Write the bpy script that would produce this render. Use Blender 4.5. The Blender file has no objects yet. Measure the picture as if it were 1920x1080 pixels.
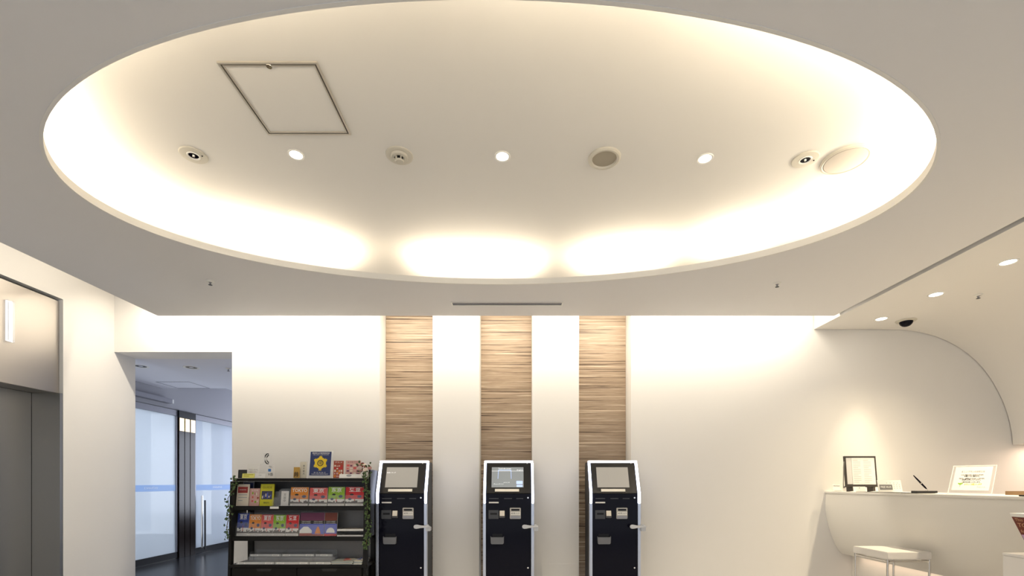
import bpy, bmesh, math, random
from mathutils import Vector, Matrix
random.seed(7)
PI = math.pi
SC = bpy.context.scene
COL = SC.collection

# ------------------------------------------------------------------ camera
CAMZ, F = 1.2, 880.0
cam_data = bpy.data.cameras.new('camera')
cam = bpy.data.objects.new('camera', cam_data)
COL.objects.link(cam)
cam.location = (0, 0, CAMZ)
cam.rotation_euler = (PI / 2, 0, 0)
cam_data.sensor_width = 36.0
cam_data.lens = F / 1920 * 36.0
cam_data.shift_x = -5 / 1920
cam_data.shift_y = 365 / 1920
cam_data.clip_start = 0.05
SC.camera = cam

# ------------------------------------------------------------------ world, view
world = bpy.data.worlds.new('world')
SC.world = world
world.use_nodes = True
wb = world.node_tree.nodes['Background']
wb.inputs[0].default_value = (0.88, 0.93, 1.0, 1)
wb.inputs[1].default_value = 0.74
SC.view_settings.view_transform = 'Standard'
SC.view_settings.look = 'None'
SC.view_settings.exposure = 0.48
SC.view_settings.gamma = 1.0
SC.view_settings.use_curve_mapping = False
SC.cycles.use_denoising = True
SC.cycles.sample_clamp_indirect = 6.0
SC.cycles.caustics_reflective = False
SC.cycles.caustics_refractive = False

WARM = (1.0, 0.85, 0.64)
PALE = (1.0, 0.90, 0.74)
DAY = (0.80, 0.90, 1.0)


def area(name, loc, direction, sx, sy, power, color, along=None, spread=PI):
    d = bpy.data.lights.new(name, 'AREA')
    d.shape = 'RECTANGLE'
    d.size, d.size_y = sx, sy
    d.energy = power
    d.color = color
    d.spread = spread
    o = bpy.data.objects.new(name, d)
    COL.objects.link(o)
    z = -Vector(direction).normalized()
    x = Vector(along) if along is not None else Vector((1, 0, 0))
    x = (x - x.dot(z) * z).normalized()
    y = z.cross(x)
    m = Matrix((x, y, z)).transposed().to_4x4()
    m.translation = Vector(loc)
    o.matrix_world = m
    return o


def spot(name, loc, direction, power, color, angle, blend=0.4, radius=0.03):
    d = bpy.data.lights.new(name, 'SPOT')
    d.energy = power
    d.color = color
    d.spot_size = math.radians(angle)
    d.spot_blend = blend
    d.shadow_soft_size = radius
    o = bpy.data.objects.new(name, d)
    COL.objects.link(o)
    o.location = loc
    o.rotation_euler = Vector(direction).to_track_quat('-Z', 'Y').to_euler()
    return o


# main dimensions (metres)
CEIL = 2.85            # main ceiling
WALL = 5.04            # back wall plane
EDGE = 4.64            # back edge of the main ceiling
LEFT = -4.30           # lift wall plane
LEDGE = -3.53          # edge of the main ceiling on the lift side
REDGE = 3.16           # edge of the main ceiling on the counter side
SOFF = 3.21
REAR = -2.2
EX, EY, EA, EB = -0.12, 2.75, 2.38, 1.15      # ellipse of the recessed dome
DOME = 3.11

# cove lamps in the trough round the dome
def ell(t, off=0.0):
    return (EX + (EA + off) * math.cos(t), EY + (EB + off) * math.sin(t))


# (start degree, end degree, power per metre, lean towards the middle, spread)
COVE = [(-34, 30, 11, 0.35, 2.8), (36, 50, 11, 0.25, 2.6), (57.5, 74, 11.5, 0.25, 2.6), (84, 106, 12.5, 0.25, 2.6), (120, 147, 13, 0.25, 2.6), (152, 212, 8.5, 0.3, 2.7),
        (218, 238, 4.5, 0.5, PI), (242, 262, 5, 0.5, PI), (266, 286, 7, 0.5, PI), (289, 322, 12, 0.5, PI)]
for a0, a1, pw, lean, spread in COVE:
    n = max(1, round((a1 - a0) / 11))
    for i in range(n):
        t0 = math.radians(a0 + (a1 - a0) * i / n)
        t1 = math.radians(a0 + (a1 - a0) * (i + 1) / n)
        p0, p1 = Vector((*ell(t0, 0.12), 0)), Vector((*ell(t1, 0.12), 0))
        mid = (p0 + p1) / 2
        chord = p1 - p0
        inward = Vector((EX, EY, 0)) - mid
        inward -= inward.dot(chord.normalized()) * chord.normalized()
        inward.normalize()
        area('cove_lamp_light', (mid.x, mid.y, CEIL + 0.032), (inward.x * lean, inward.y * lean, 1.0),
             chord.length * 0.98, 0.03, pw * chord.length * 0.5, WARM, along=chord, spread=spread)

# wall washing lamps in the slot above the back wall and the lift wall
for x0, x1 in ((-3.9, -2.6), (-2.6, -1.3), (-1.3, 0.0), (0.0, 1.3), (1.3, 2.35), (2.35, 3.05)):
    area('slot_lamp_light', ((x0 + x1) / 2, 4.70, 3.12), (0, 0.40, -0.92), (x1 - x0) * 0.96, 0.04, 8.8 * (x1 - x0), PALE)
for y0, y1 in ((1.0, 2.2), (2.2, 3.4), (3.4, 4.5)):
    area('slot_lamp_light', (-3.66, (y0 + y1) / 2, 3.14), (-0.8, 0, -0.6), y1 - y0, 0.04, 2.4 * (y1 - y0), PALE, along=(0, 1, 0))

# daylight outside the glass entrance doors, added corridor fill, warm lamp in the staff recess, strip below the counter
area('entrance_daylight', (-7.7, 7.6, 2.93), (0.05, 0.05, -1.0), 2.4, 5.5, 105, DAY)
area('corridor_fill_light', (-3.6, 10.9, 1.6), (0, -1, 0.12), 2.6, 2.2, 125, (0.80, 0.86, 1.0))  # unseen fill added to brighten the corridor ceiling
area('staff_recess_light', (5.52, 4.2, 1.585), (0.0, 0, -1), 0.10, 1.5, 6, (1.0, 0.74, 0.55))
area('under_counter_light', (3.56, 3.2, 0.425), (0.25, 0, -1), 0.03, 3.4, 1.3, (1.0, 0.74, 0.55))


# ------------------------------------------------------------------ materials
MATS = {}


def mat(name, color, rough=0.6, metal=0.0, emit=None, strength=0.0, bump=0.0, bscale=60.0, coat=0.0, spec=0.5, vary=0.0):
    if name in MATS:
        return MATS[name]
    m = bpy.data.materials.new(name)
    m.use_nodes = True
    nt = m.node_tree
    b = nt.nodes['Principled BSDF']
    b.inputs['Base Color'].default_value = (*color, 1)
    b.inputs['Roughness'].default_value = rough
    b.inputs['Metallic'].default_value = metal
    b.inputs['Coat Weight'].default_value = coat
    b.inputs['Specular IOR Level'].default_value = spec
    if emit:
        b.inputs['Emission Color'].default_value = (*emit, 1)
        b.inputs['Emission Strength'].default_value = strength
    tc = nt.nodes.new('ShaderNodeTexCoord')
    nz = nt.nodes.new('ShaderNodeTexNoise')
    nz.inputs['Scale'].default_value = bscale
    nz.inputs['Detail'].default_value = 4
    nt.links.new(tc.outputs['Object'], nz.inputs['Vector'])
    if bump > 0:
        bp = nt.nodes.new('ShaderNodeBump')
        bp.inputs['Strength'].default_value = bump
        bp.inputs['Distance'].default_value = 0.002
        nt.links.new(nz.outputs['Fac'], bp.inputs['Height'])
        nt.links.new(bp.outputs['Normal'], b.inputs['Normal'])
    if vary > 0:
        mx = nt.nodes.new('ShaderNodeMix')
        mx.data_type = 'RGBA'
        mx.inputs['A'].default_value = (*[c * (1 - vary) for c in color], 1)
        mx.inputs['B'].default_value = (*[min(1, c * (1 + vary)) for c in color], 1)
        nt.links.new(nz.outputs['Fac'], mx.inputs['Factor'])
        nt.links.new(mx.outputs['Result'], b.inputs['Base Color'])
    MATS[name] = m
    return m


def srgb(r, g, b):
    f = lambda c: (c / 255 / 12.92) if c / 255 <= 0.04045 else ((c / 255 + 0.055) / 1.055) ** 2.4
    return (f(r), f(g), f(b))


def acrylic(name, tint=(1, 1, 1), solid=0.12, rough=0.03):
    if name in MATS:
        return MATS[name]
    m = bpy.data.materials.new(name)
    m.use_nodes = True
    nt = m.node_tree
    b = nt.nodes['Principled BSDF']
    b.inputs['Base Color'].default_value = (*tint, 1)
    b.inputs['Roughness'].default_value = rough
    out = nt.nodes['Material Output']
    tr = nt.nodes.new('ShaderNodeBsdfTransparent')
    fr = nt.nodes.new('ShaderNodeFresnel')
    fr.inputs['IOR'].default_value = 1.0
    ad = nt.nodes.new('ShaderNodeMath')
    ad.operation = 'MULTIPLY_ADD'
    ad.inputs[1].default_value = 0.8
    ad.inputs[2].default_value = solid
    mx = nt.nodes.new('ShaderNodeMixShader')
    nt.links.new(fr.outputs[0], ad.inputs[0])
    nt.links.new(ad.outputs[0], mx.inputs[0])
    nt.links.new(tr.outputs[0], mx.inputs[1])
    nt.links.new(b.outputs[0], mx.inputs[2])
    nt.links.new(mx.outputs[0], out.inputs[0])
    MATS[name] = m
    return m


def frosted(name, tint, through):
    m = bpy.data.materials.new(name)
    m.use_nodes = True
    nt = m.node_tree
    b = nt.nodes['Principled BSDF']
    b.inputs['Base Color'].default_value = (*tint, 1)
    b.inputs['Roughness'].default_value = 0.12
    out = nt.nodes['Material Output']
    tl = nt.nodes.new('ShaderNodeBsdfTranslucent')
    tl.inputs[0].default_value = (*tint, 1)
    tr = nt.nodes.new('ShaderNodeBsdfTransparent')
    tr.inputs[0].default_value = (*tint, 1)
    m1 = nt.nodes.new('ShaderNodeMixShader')
    m1.inputs[0].default_value = through
    m2 = nt.nodes.new('ShaderNodeMixShader')
    m2.inputs[0].default_value = 0.12
    nt.links.new(tl.outputs[0], m1.inputs[1])
    nt.links.new(tr.outputs[0], m1.inputs[2])
    nt.links.new(m1.outputs[0], m2.inputs[1])
    nt.links.new(b.outputs[0], m2.inputs[2])
    nt.links.new(m2.outputs[0], out.inputs[0])
    return m


def wood(name):
    m = bpy.data.materials.new(name)
    m.use_nodes = True
    nt = m.node_tree
    b = nt.nodes['Principled BSDF']
    b.inputs['Roughness'].default_value = 0.45
    tc = nt.nodes.new('ShaderNodeTexCoord')
    mp = nt.nodes.new('ShaderNodeMapping')
    mp.inputs['Scale'].default_value = (0.9, 1.0, 70.0)
    n1 = nt.nodes.new('ShaderNodeTexNoise')
    n1.inputs['Scale'].default_value = 1.0
    n1.inputs['Detail'].default_value = 5.0
    n1.inputs['Roughness'].default_value = 0.65
    n1.inputs['Distortion'].default_value = 0.25
    rp = nt.nodes.new('ShaderNodeValToRGB')
    e = rp.color_ramp.elements
    e[0].position, e[0].color = 0.34, (*srgb(74, 58, 46), 1)
    e[1].position, e[1].color = 0.64, (*srgb(214, 197, 172), 1)
    for p, c in ((0.41, srgb(120, 100, 82)), (0.47, srgb(176, 155, 131)), (0.55, srgb(156, 135, 113))):
        k = e.new(p)
        k.color = (*c, 1)
    nt.links.new(tc.outputs['Object'], mp.inputs[0])
    nt.links.new(mp.outputs[0], n1.inputs['Vector'])
    nt.links.new(n1.outputs['Fac'], rp.inputs[0])
    nt.links.new(rp.outputs[0], b.inputs['Base Color'])
    bp = nt.nodes.new('ShaderNodeBump')
    bp.inputs['Strength'].default_value = 0.3
    bp.inputs['Distance'].default_value = 0.003
    nt.links.new(n1.outputs['Fac'], bp.inputs['Height'])
    nt.links.new(bp.outputs[0], b.inputs['Normal'])
    return m


def brushed(name, color, rough, streak=(1, 1, 300)):
    m = bpy.data.materials.new(name)
    m.use_nodes = True
    nt = m.node_tree
    b = nt.nodes['Principled BSDF']
    b.inputs['Base Color'].default_value = (*color, 1)
    b.inputs['Metallic'].default_value = 1.0
    tc = nt.nodes.new('ShaderNodeTexCoord')
    mp = nt.nodes.new('ShaderNodeMapping')
    mp.inputs['Scale'].default_value = streak
    n1 = nt.nodes.new('ShaderNodeTexNoise')
    n1.inputs['Scale'].default_value = 2.0
    mr = nt.nodes.new('ShaderNodeMapRange')
    mr.inputs['To Min'].default_value = rough - 0.07
    mr.inputs['To Max'].default_value = rough + 0.07
    nt.links.new(tc.outputs['Object'], mp.inputs[0])
    nt.links.new(mp.outputs[0], n1.inputs['Vector'])
    nt.links.new(n1.outputs['Fac'], mr.inputs[0])
    nt.links.new(mr.outputs[0], b.inputs['Roughness'])
    return m


WHITE = mat('white_paint', (0.81, 0.79, 0.76), 0.75, bump=0.05, bscale=180)
CEILP = mat('ceiling_paint', (0.78, 0.768, 0.765), 0.8, bump=0.04, bscale=180)
DOMEP = mat('dome_paint', (0.80, 0.785, 0.75), 0.8, bump=0.04, bscale=180)
LOBBYF = mat('polished_floor', (0.47, 0.465, 0.46), 0.25, vary=0.08, bscale=3)
DARKF = mat('dark_polished_floor', (0.012, 0.012, 0.014), 0.25, vary=0.2, bscale=5, spec=0.04)
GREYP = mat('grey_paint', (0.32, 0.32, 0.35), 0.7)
CORRC = mat('corridor_ceiling_paint', (0.78, 0.78, 0.84), 0.7)
WOOD = wood('striped_veneer')
STEEL = brushed('brushed_steel', (0.46, 0.43, 0.40), 0.36)
DOORST = brushed('dark_brushed_steel', (0.42, 0.41, 0.39), 0.34, (300, 300, 1))
BLACKGAP = mat('black_gap', (0.02, 0.02, 0.02), 0.8)
CHROME = mat('chrome', (0.75, 0.73, 0.70), 0.12, 1.0)
FIXT = mat('cream_fixture_plastic', (0.62, 0.59, 0.51), 0.45)
LAMPW = mat('lit_lamp_face', (1, 0.95, 0.85), 0.4, emit=(1.0, 0.93, 0.82), strength=9.0)
BLACKPL = mat('black_plastic', (0.008, 0.008, 0.010), 0.35, spec=0.2)
BLACKGL = mat('black_gloss', (0.004, 0.004, 0.010), 0.10, spec=0.12)
DARKGREY = mat('dark_grey_plastic', (0.05, 0.052, 0.058), 0.4)
MIDGREY = mat('mid_grey_metal', (0.32, 0.32, 0.34), 0.4, 0.5)
SILVER = mat('silver_aluminium', (0.55, 0.58, 0.66), 0.28, 0.9)
LEDW = mat('led_strip', (0.9, 0.92, 1), 0.4, emit=(0.70, 0.77, 1.0), strength=3.4)
LABELW = mat('white_label', (0.85, 0.84, 0.80), 0.55)
PAPER = mat('white_paper', (0.84, 0.82, 0.78), 0.7)
INK = mat('black_ink', (0.03, 0.03, 0.03), 0.7)
GREYINK = mat('grey_ink', (0.35, 0.35, 0.36), 0.7)
WHITEINK = mat('white_ink', (0.88, 0.87, 0.84), 0.6)
RACKB = mat('black_stained_wood', (0.010, 0.009, 0.008), 0.4, bump=0.1, bscale=30, spec=0.2)
CLEAR = acrylic('clear_acrylic', (0.95, 0.97, 1.0), 0.07)
CLEARW = acrylic('clear_acrylic_edge', (0.95, 0.95, 0.93), 0.55)


# ------------------------------------------------------------------ mesh helpers
def finish(name, bm, m, parent=None, smooth=False, loc=None, rot=None):
    me = bpy.data.meshes.new(name)
    bmesh.ops.recalc_face_normals(bm, faces=bm.faces)
    bm.to_mesh(me)
    bm.free()
    if smooth:
        for p in me.polygons:
            p.use_smooth = True
    me.materials.append(m)
    o = bpy.data.objects.new(name, me)
    COL.objects.link(o)
    if parent:
        o.parent = parent
    if loc is not None:
        o.location = loc
    if rot is not None:
        o.rotation_euler = rot
    return o


def tag(o, label=None, cat=None, group=None, kind=None):
    if label:
        o['label'] = label
    if cat:
        o['category'] = cat
    if group:
        o['group'] = group
    if kind:
        o['kind'] = kind
    return o


def empty(name, loc=(0, 0, 0), rot=(0, 0, 0)):
    o = bpy.data.objects.new(name, None)
    COL.objects.link(o)
    o.location = loc
    o.rotation_euler = rot
    o.empty_display_size = 0.05
    return o


def thing(name, label, cat, loc=(0, 0, 0), rot=(0, 0, 0), group=None):
    return tag(empty(name, loc, rot), label, cat, group)


def b_box(bm, x0, x1, y0, y1, z0, z1, bev=0.0):
    vs = [bm.verts.new(p) for p in ((x0, y0, z0), (x1, y0, z0), (x1, y1, z0), (x0, y1, z0),
                                    (x0, y0, z1), (x1, y0, z1), (x1, y1, z1), (x0, y1, z1))]
    fs = [bm.faces.new([vs[i] for i in f]) for f in ((3, 2, 1, 0), (4, 5, 6, 7), (0, 1, 5, 4), (1, 2, 6, 5), (2, 3, 7, 6), (3, 0, 4, 7))]
    if bev > 0:
        es = list({e for f in fs for e in f.edges})
        bmesh.ops.bevel(bm, geom=es, offset=bev, segments=2, affect='EDGES')
    return vs


def box(name, dims, m, parent=None, bev=0.0, loc=None, rot=None):
    bm = bmesh.new()
    b_box(bm, *dims, bev=bev)
    return finish(name, bm, m, parent, loc=loc, rot=rot)


def b_lathe(bm, prof, n=32, cap=True):
    rings = []
    for r, z in prof:
        if r < 1e-6:
            rings.append([bm.verts.new((0, 0, z))])
        else:
            rings.append([bm.verts.new((r * math.cos(2 * PI * i / n), r * math.sin(2 * PI * i / n), z)) for i in range(n)])
    for a, b in zip(rings, rings[1:]):
        for i in range(n):
            j = (i + 1) % n
            if len(a) == 1 and len(b) == 1:
                continue
            if len(a) == 1:
                bm.faces.new((a[0], b[i], b[j]))
            elif len(b) == 1:
                bm.faces.new((a[i], a[j], b[0]))
            else:
                bm.faces.new((a[i], a[j], b[j], b[i]))
    if cap:
        for r in (rings[0], rings[-1]):
            if len(r) > 2:
                bm.faces.new(r)


def lathe(name, prof, m, parent=None, n=32, loc=None, rot=None, cap=True, smooth=True):
    bm = bmesh.new()
    b_lathe(bm, prof, n, cap)
    o = finish(name, bm, m, parent, smooth, loc, rot)
    if smooth:
        autosmooth(o)
    return o


def autosmooth(o, ang=35):
    me = o.data
    for p in me.polygons:
        p.use_smooth = True
    me.set_sharp_from_angle(angle=math.radians(ang))


def tube(name, pts, r, m, parent=None, n=10, loc=None, rot=None):
    bm = bmesh.new()
    pts = [Vector(p) for p in pts]
    rings = []
    ref = None
    for i, p in enumerate(pts):
        d = (pts[min(i + 1, len(pts) - 1)] - pts[max(i - 1, 0)]).normalized()
        if ref is None:
            ref = Vector((0, 0, 1)) if abs(d.z) < 0.9 else Vector((1, 0, 0))
        u = d.cross(ref).normalized()
        v = d.cross(u).normalized()
        ref = -v if False else ref
        rr = r[i] if isinstance(r, (list, tuple)) else r
        rings.append([bm.verts.new(p + rr * (math.cos(2 * PI * k / n) * u + math.sin(2 * PI * k / n) * v)) for k in range(n)])
    for a, b in zip(rings, rings[1:]):
        for k in range(n):
            bm.faces.new((a[k], a[(k + 1) % n], b[(k + 1) % n], b[k]))
    bm.faces.new(rings[0])
    bm.faces.new(rings[-1])
    o = finish(name, bm, m, parent, True, loc, rot)
    autosmooth(o)
    return o


def prism(name, poly, axis, t0, t1, m, parent=None, loc=None, rot=None, bev=0.0, smooth=False):
    """poly in the plane across AXIS ('x': (y, z); 'y': (x, z); 'z': (x, y)), extruded t0..t1."""
    bm = bmesh.new()
    def P(a, b, t):
        return {'x': (t, a, b), 'y': (a, t, b), 'z': (a, b, t)}[axis]
    A = [bm.verts.new(P(a, b, t0)) for a, b in poly]
    B = [bm.verts.new(P(a, b, t1)) for a, b in poly]
    n = len(poly)
    for i in range(n):
        j = (i + 1) % n
        bm.faces.new((A[i], A[j], B[j], B[i]))
    bm.faces.new(A)
    bm.faces.new(B)
    if bev:
        bmesh.ops.bevel(bm, geom=list(bm.edges), offset=bev, segments=2, affect='EDGES')
    o = finish(name, bm, m, parent, False, loc, rot)
    if smooth:
        autosmooth(o)
    return o


def round_rect(x0, x1, z0, z1, r, n=5):
    pts = []
    for cx, cz, a in ((x1 - r, z1 - r, 0), (x0 + r, z1 - r, 90), (x0 + r, z0 + r, 180), (x1 - r, z0 + r, 270)):
        for k in range(n + 1):
            t = math.radians(a + 90 * k / n)
            pts.append((cx + r * math.cos(t), cz + r * math.sin(t)))
    return pts


def oval(cx, cz, rx, rz, n=20):
    return [(cx + rx * math.cos(2 * PI * k / n), cz + rz * math.sin(2 * PI * k / n)) for k in range(n)]


def flat(name, poly, m, parent, y):
    """A printed patch: polygon (x, z) on a face that looks towards -y, 0.3 mm thick."""
    return prism(name, poly, 'y', y - 0.0003, y, m, parent)


def rect(x0, x1, z0, z1):
    return [(x0, z0), (x1, z0), (x1, z1), (x0, z1)]


_TX = {}


def text(body, size, m, parent, x, y, z, name='lettering', width=None, rot=(PI / 2, 0, 0), align='CENTER', bold=0.0):
    """Lettering as a flat mesh whose middle sits at (x, y, z); width squeezes it to fit."""
    key = (body, align, bold)
    if key not in _TX:
        cu = bpy.data.curves.new('lettering', 'FONT')
        cu.body = body
        cu.align_x = align
        cu.align_y = 'CENTER'
        cu.size = 1.0
        cu.offset = bold
        cu.resolution_u = 2
        ob = bpy.data.objects.new('lettering_source', cu)
        COL.objects.link(ob)
        dg = bpy.context.evaluated_depsgraph_get()
        me = bpy.data.meshes.new_from_object(ob.evaluated_get(dg))
        bpy.data.objects.remove(ob)
        bpy.data.curves.remove(cu)
        _TX[key] = me
    src = _TX[key]
    me = src.copy()
    me.materials.clear()
    me.materials.append(m)
    o = bpy.data.objects.new(name, me)
    COL.objects.link(o)
    o.parent = parent
    o.location = (x, y, z)
    o.rotation_euler = rot
    sx = size
    if width and len(src.vertices):
        w = max(v.co.x for v in src.vertices) - min(v.co.x for v in src.vertices)
        if w > 0:
            sx = width / w
    o.scale = (sx, size, size)
    return o


def P(px, py, Y):
    """World point at depth Y seen at a pixel of the 1920 x 1080 photograph."""
    return Vector(((px - 965) * Y / F, Y, CAMZ + (905 - py) * Y / F))


# ================================================================== THE SETTING
def struct(o, label=None):
    o['kind'] = 'structure'
    if label:
        o['label'] = label
    return o


# floor
struct(box('floor', (LEFT, 6.2, REAR, WALL, -0.1, 0.0), LOBBYF), 'polished stone floor of the lobby')
struct(box('floor_corridor', (-9.5, -2.0, WALL + 0.0005, 11.0, -0.1, -0.0005), DARKF), 'dark polished floor beyond the doorway')

# back wall with three tall niches, extruded plan
DOORX = -3.035
NICH = [(-1.45, -0.88), (-0.38, 0.19), (0.69, 1.25)]
ND = 0.25
plan = [(DOORX, WALL)]
for a, b in NICH:
    plan += [(a, WALL), (a, WALL + ND), (b, WALL + ND), (b, WALL)]
plan += [(6.2, WALL), (6.2, WALL + 0.28 + 0.05), (DOORX, WALL + 0.28 + 0.05)]
wall_back = struct(prism('wall_back', plan, 'z', 0.0, 3.32, WHITE), 'cream back wall washed by light from the ceiling slot')
struct(box('lintel', (LEFT - 0.3, DOORX, WALL, WALL + 0.28, 2.603, 3.32), WHITE, wall_back))
for i, (a, b) in enumerate(NICH):
    o = box('trim_%d' % (i + 1), (a + 0.002, b - 0.002, WALL + ND - 0.012, WALL + ND - 0.001, 0.0, 3.3), WOOD)
    o.data.transform(Matrix.Translation((0, 0, 0)))
    struct(o, ['striped wood veneer in the niche beside the brochure rack', 'striped wood veneer in the middle niche',
               'striped wood veneer in the niche towards the counter'][i])
# small access flap low on the wall between two machines
struct(box('trim_4', (0.285, 0.72 - 0.04, WALL - 0.004, WALL, 0.02, 0.33), WHITE, bev=0.001), 'flush white access flap low on the back wall')

# lift wall with its portal opening
PY0, PY1, PZ = 3.30, 4.47, 2.945
LWY = REAR
wl = [(LWY, 0.0), (PY0, 0.0), (PY0, PZ), (PY1, PZ), (PY1, 0.0), (WALL + 0.28, 0.0), (WALL + 0.28, 3.32), (LWY, 3.32)]
struct(prism('wall_left', wl, 'x', LEFT - 0.30, LEFT, WHITE), 'cream side wall around the lift')

# main ceiling sheet with the elliptical opening
def ceiling_sheet():
    bm = bmesh.new()
    x0, x1, y0, y1 = LEDGE, REDGE, REAR, EDGE
    N = 144
    ts = [2 * PI * i / N for i in range(N)]
    for cx, cy in ((x0, y0), (x1, y0), (x1, y1), (x0, y1)):
        ts.append(math.atan2((cy - EY), (cx - EX)) % (2 * PI))
    # directions: use geometric angle
    pts = []
    for t in sorted(set(round(t, 6) for t in ts)):
        dx, dy = math.cos(t), math.sin(t)
        k = 1 / math.sqrt((dx / EA) ** 2 + (dy / EB) ** 2)
        s = min(((x1 if dx > 0 else x0) - EX) / dx if abs(dx) > 1e-9 else 1e9, ((y1 if dy > 0 else y0) - EY) / dy if abs(dy) > 1e-9 else 1e9)
        pts.append(((EX + k * dx, EY + k * dy), (EX + s * dx, EY + s * dy)))
    for z, flip in ((CEIL, True), (CEIL + 0.02, False)):
        pass
    lo_i = [bm.verts.new((*p[0], CEIL)) for p in pts]
    lo_o = [bm.verts.new((*p[1], CEIL)) for p in pts]
    hi_i = [bm.verts.new((*p[0], CEIL + 0.02)) for p in pts]
    hi_o = [bm.verts.new((*p[1], CEIL + 0.02)) for p in pts]
    n = len(pts)
    for i in range(n):
        j = (i + 1) % n
        bm.faces.new((lo_i[i], lo_i[j], lo_o[j], lo_o[i]))
        bm.faces.new((hi_i[i], hi_o[i], hi_o[j], hi_i[j]))
        bm.faces.new((lo_o[i], lo_o[j], hi_o[j], hi_o[i]))
        bm.faces.new((lo_i[j], lo_i[i], hi_i[i], hi_i[j]))
    return finish('ceiling', bm, CEILP)


ceiling = struct(ceiling_sheet(), 'flat pale ceiling around the oval recess')


def ring(name, z0, z1, off0, off1, m, parent=None, n=160):
    bm = bmesh.new()
    rings = []
    for off, z in ((off0, z0), (off1, z0), (off1, z1), (off0, z1)):
        rings.append([bm.verts.new((*ell(2 * PI * i / n, off), z)) for i in range(n)])
    for a in range(4):
        A, B = rings[a], rings[(a + 1) % 4]
        for i in range(n):
            j = (i + 1) % n
            bm.faces.new((A[i], A[j], B[j], B[i]))
    o = finish(name, bm, m, parent, True)
    autosmooth(o)
    return o


ring('recess_rim', CEIL - 0.002, CEIL + 0.045, -0.002, 0.014, DOMEP, ceiling)


def dome():
    bm = bmesh.new()
    prof = [(0.30, CEIL + 0.021), (0.315, 2.93), (0.305, 2.99), (0.275, 3.035), (0.22, 3.07), (0.14, 3.093), (0.04, 3.105), (-0.10, 3.109)]
    n = 160
    rings = [[bm.verts.new((*ell(2 * PI * i / n, off), z)) for i in range(n)] for off, z in prof]
    for s in (0.66, 0.33):
        rings.append([bm.verts.new((EX + (EA - 0.1) * s * math.cos(2 * PI * i / n), EY + (EB - 0.1) * s * math.sin(2 * PI * i / n), DOME)) for i in range(n)])
    for A, B in zip(rings, rings[1:]):
        for i in range(n):
            j = (i + 1) % n
            bm.faces.new((A[i], A[j], B[j], B[i]))
    c = bm.verts.new((EX, EY, DOME))
    for i in range(n):
        bm.faces.new((rings[-1][i], rings[-1][(i + 1) % n], c))
    return finish('ceiling_dome', bm, DOMEP, None, True)


struct(dome(), 'oval recessed ceiling dome glowing around its rim')
# upstands hiding the slot lamps, roof above the slot
struct(box('upstand', (LEDGE, REDGE, EDGE - 0.02, EDGE, CEIL + 0.02, CEIL + 0.09), CEILP, ceiling))
struct(box('upstand', (LEDGE, LEDGE + 0.02, REAR, EDGE - 0.02, CEIL + 0.02, CEIL + 0.09), CEILP, ceiling))
struct(box('ceiling_slot', (LEFT - 0.3, 6.2, REAR, WALL + 0.28, 3.32, 3.40), WHITE), 'upper slab above the ceiling slot')

# lowered soffit on the counter side, curving down into a vault
VP_ = [(SOFF, 1.645), (3.9, 1.645), (4.14, 1.640), (4.26, 1.627), (4.38, 1.604), (4.50, 1.573), (4.62, 1.527), (4.74, 1.465), (4.857, 1.386), (4.95, 1.305),
       (5.02, 1.231), (5.085, 1.148), (5.143, 1.054), (5.195, 0.960), (5.24, 0.865), (5.28, 0.755), (5.31, 0.647), (5.333, 0.53), (5.344, 0.407)]
vault = [(x, CAMZ + h) for x, h in VP_] + [(5.75, CAMZ + 0.407), (5.75, 3.0), (SOFF, 3.0)]
o = prism('ceiling_vault', vault, 'y', REAR, WALL - 0.007, WHITE, smooth=True)
struct(o, 'cream soffit curving down into a vault over the counter')
struct(box('shadow_gap', (REDGE, SOFF, REAR, EDGE, CEIL + 0.035, CEIL + 0.05), BLACKGAP, ceiling))
struct(box('wall_right', (5.75, 6.2, REAR, WALL, 0.0, 3.0), WHITE), 'plain wall of the staff recess')

# ------------------------------------------------------------------ lift
lift = thing('elevator', 'brushed steel lift portal with tall transom and dark doors', 'elevator', (LEFT, (PY0 + PY1) / 2, 0))
hw = (PY1 - PY0) / 2
TZ = 2.05
box('transom_panel', (-0.07, -0.035, -hw + 0.004, hw - 0.004, TZ, PZ - 0.02), STEEL, lift, bev=0.002)
box('transom_soffit', (-0.268, -0.07, -hw + 0.004, hw - 0.004, TZ, TZ + 0.03), DOORST, lift)
box('jamb_panel', (-0.268, -0.002, hw - 0.03, hw - 0.002, 0.0, TZ - 0.001), DOORST, lift)
box('jamb_panel', (-0.268, -0.002, -hw + 0.002, -hw + 0.03, 0.0, TZ - 0.001), DOORST, lift)
box('door_panel', (-0.294, -0.27, 0.003, hw - 0.031, 0.004, TZ - 0.002), DOORST, lift, bev=0.002)
box('door_panel', (-0.294, -0.27, -hw + 0.031, -0.003, 0.004, TZ - 0.002), DOORST, lift, bev=0.002)
box('leak_blocker', (-0.299, -0.2945, -hw + 0.002, hw - 0.002, 0.0, PZ - 0.02), BLACKGAP, lift)  # black sheet added behind the doors to stop light leaking in
LANT = acrylic('lantern_acrylic', (1, 1, 1), 0.30, 0.08)
ln = thing('hall_lantern', 'slim upright clear acrylic lift lantern on the steel transom', 'lantern', (LEFT - 0.0345, 4.02, 2.41))
box('back_plate', (0.0, 0.006, -0.026, 0.026, 0.0, 0.345), mat('lantern_white', (0.85, 0.85, 0.84), 0.4, emit=(1, 0.96, 0.9), strength=0.7), ln)
box('acrylic_cover', (0.006, 0.024, -0.030, 0.030, -0.006, 0.352), LANT, ln, bev=0.003)
box('spine', (0.0062, 0.010, -0.012, -0.008, 0.01, 0.34), MIDGREY, ln)

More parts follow.
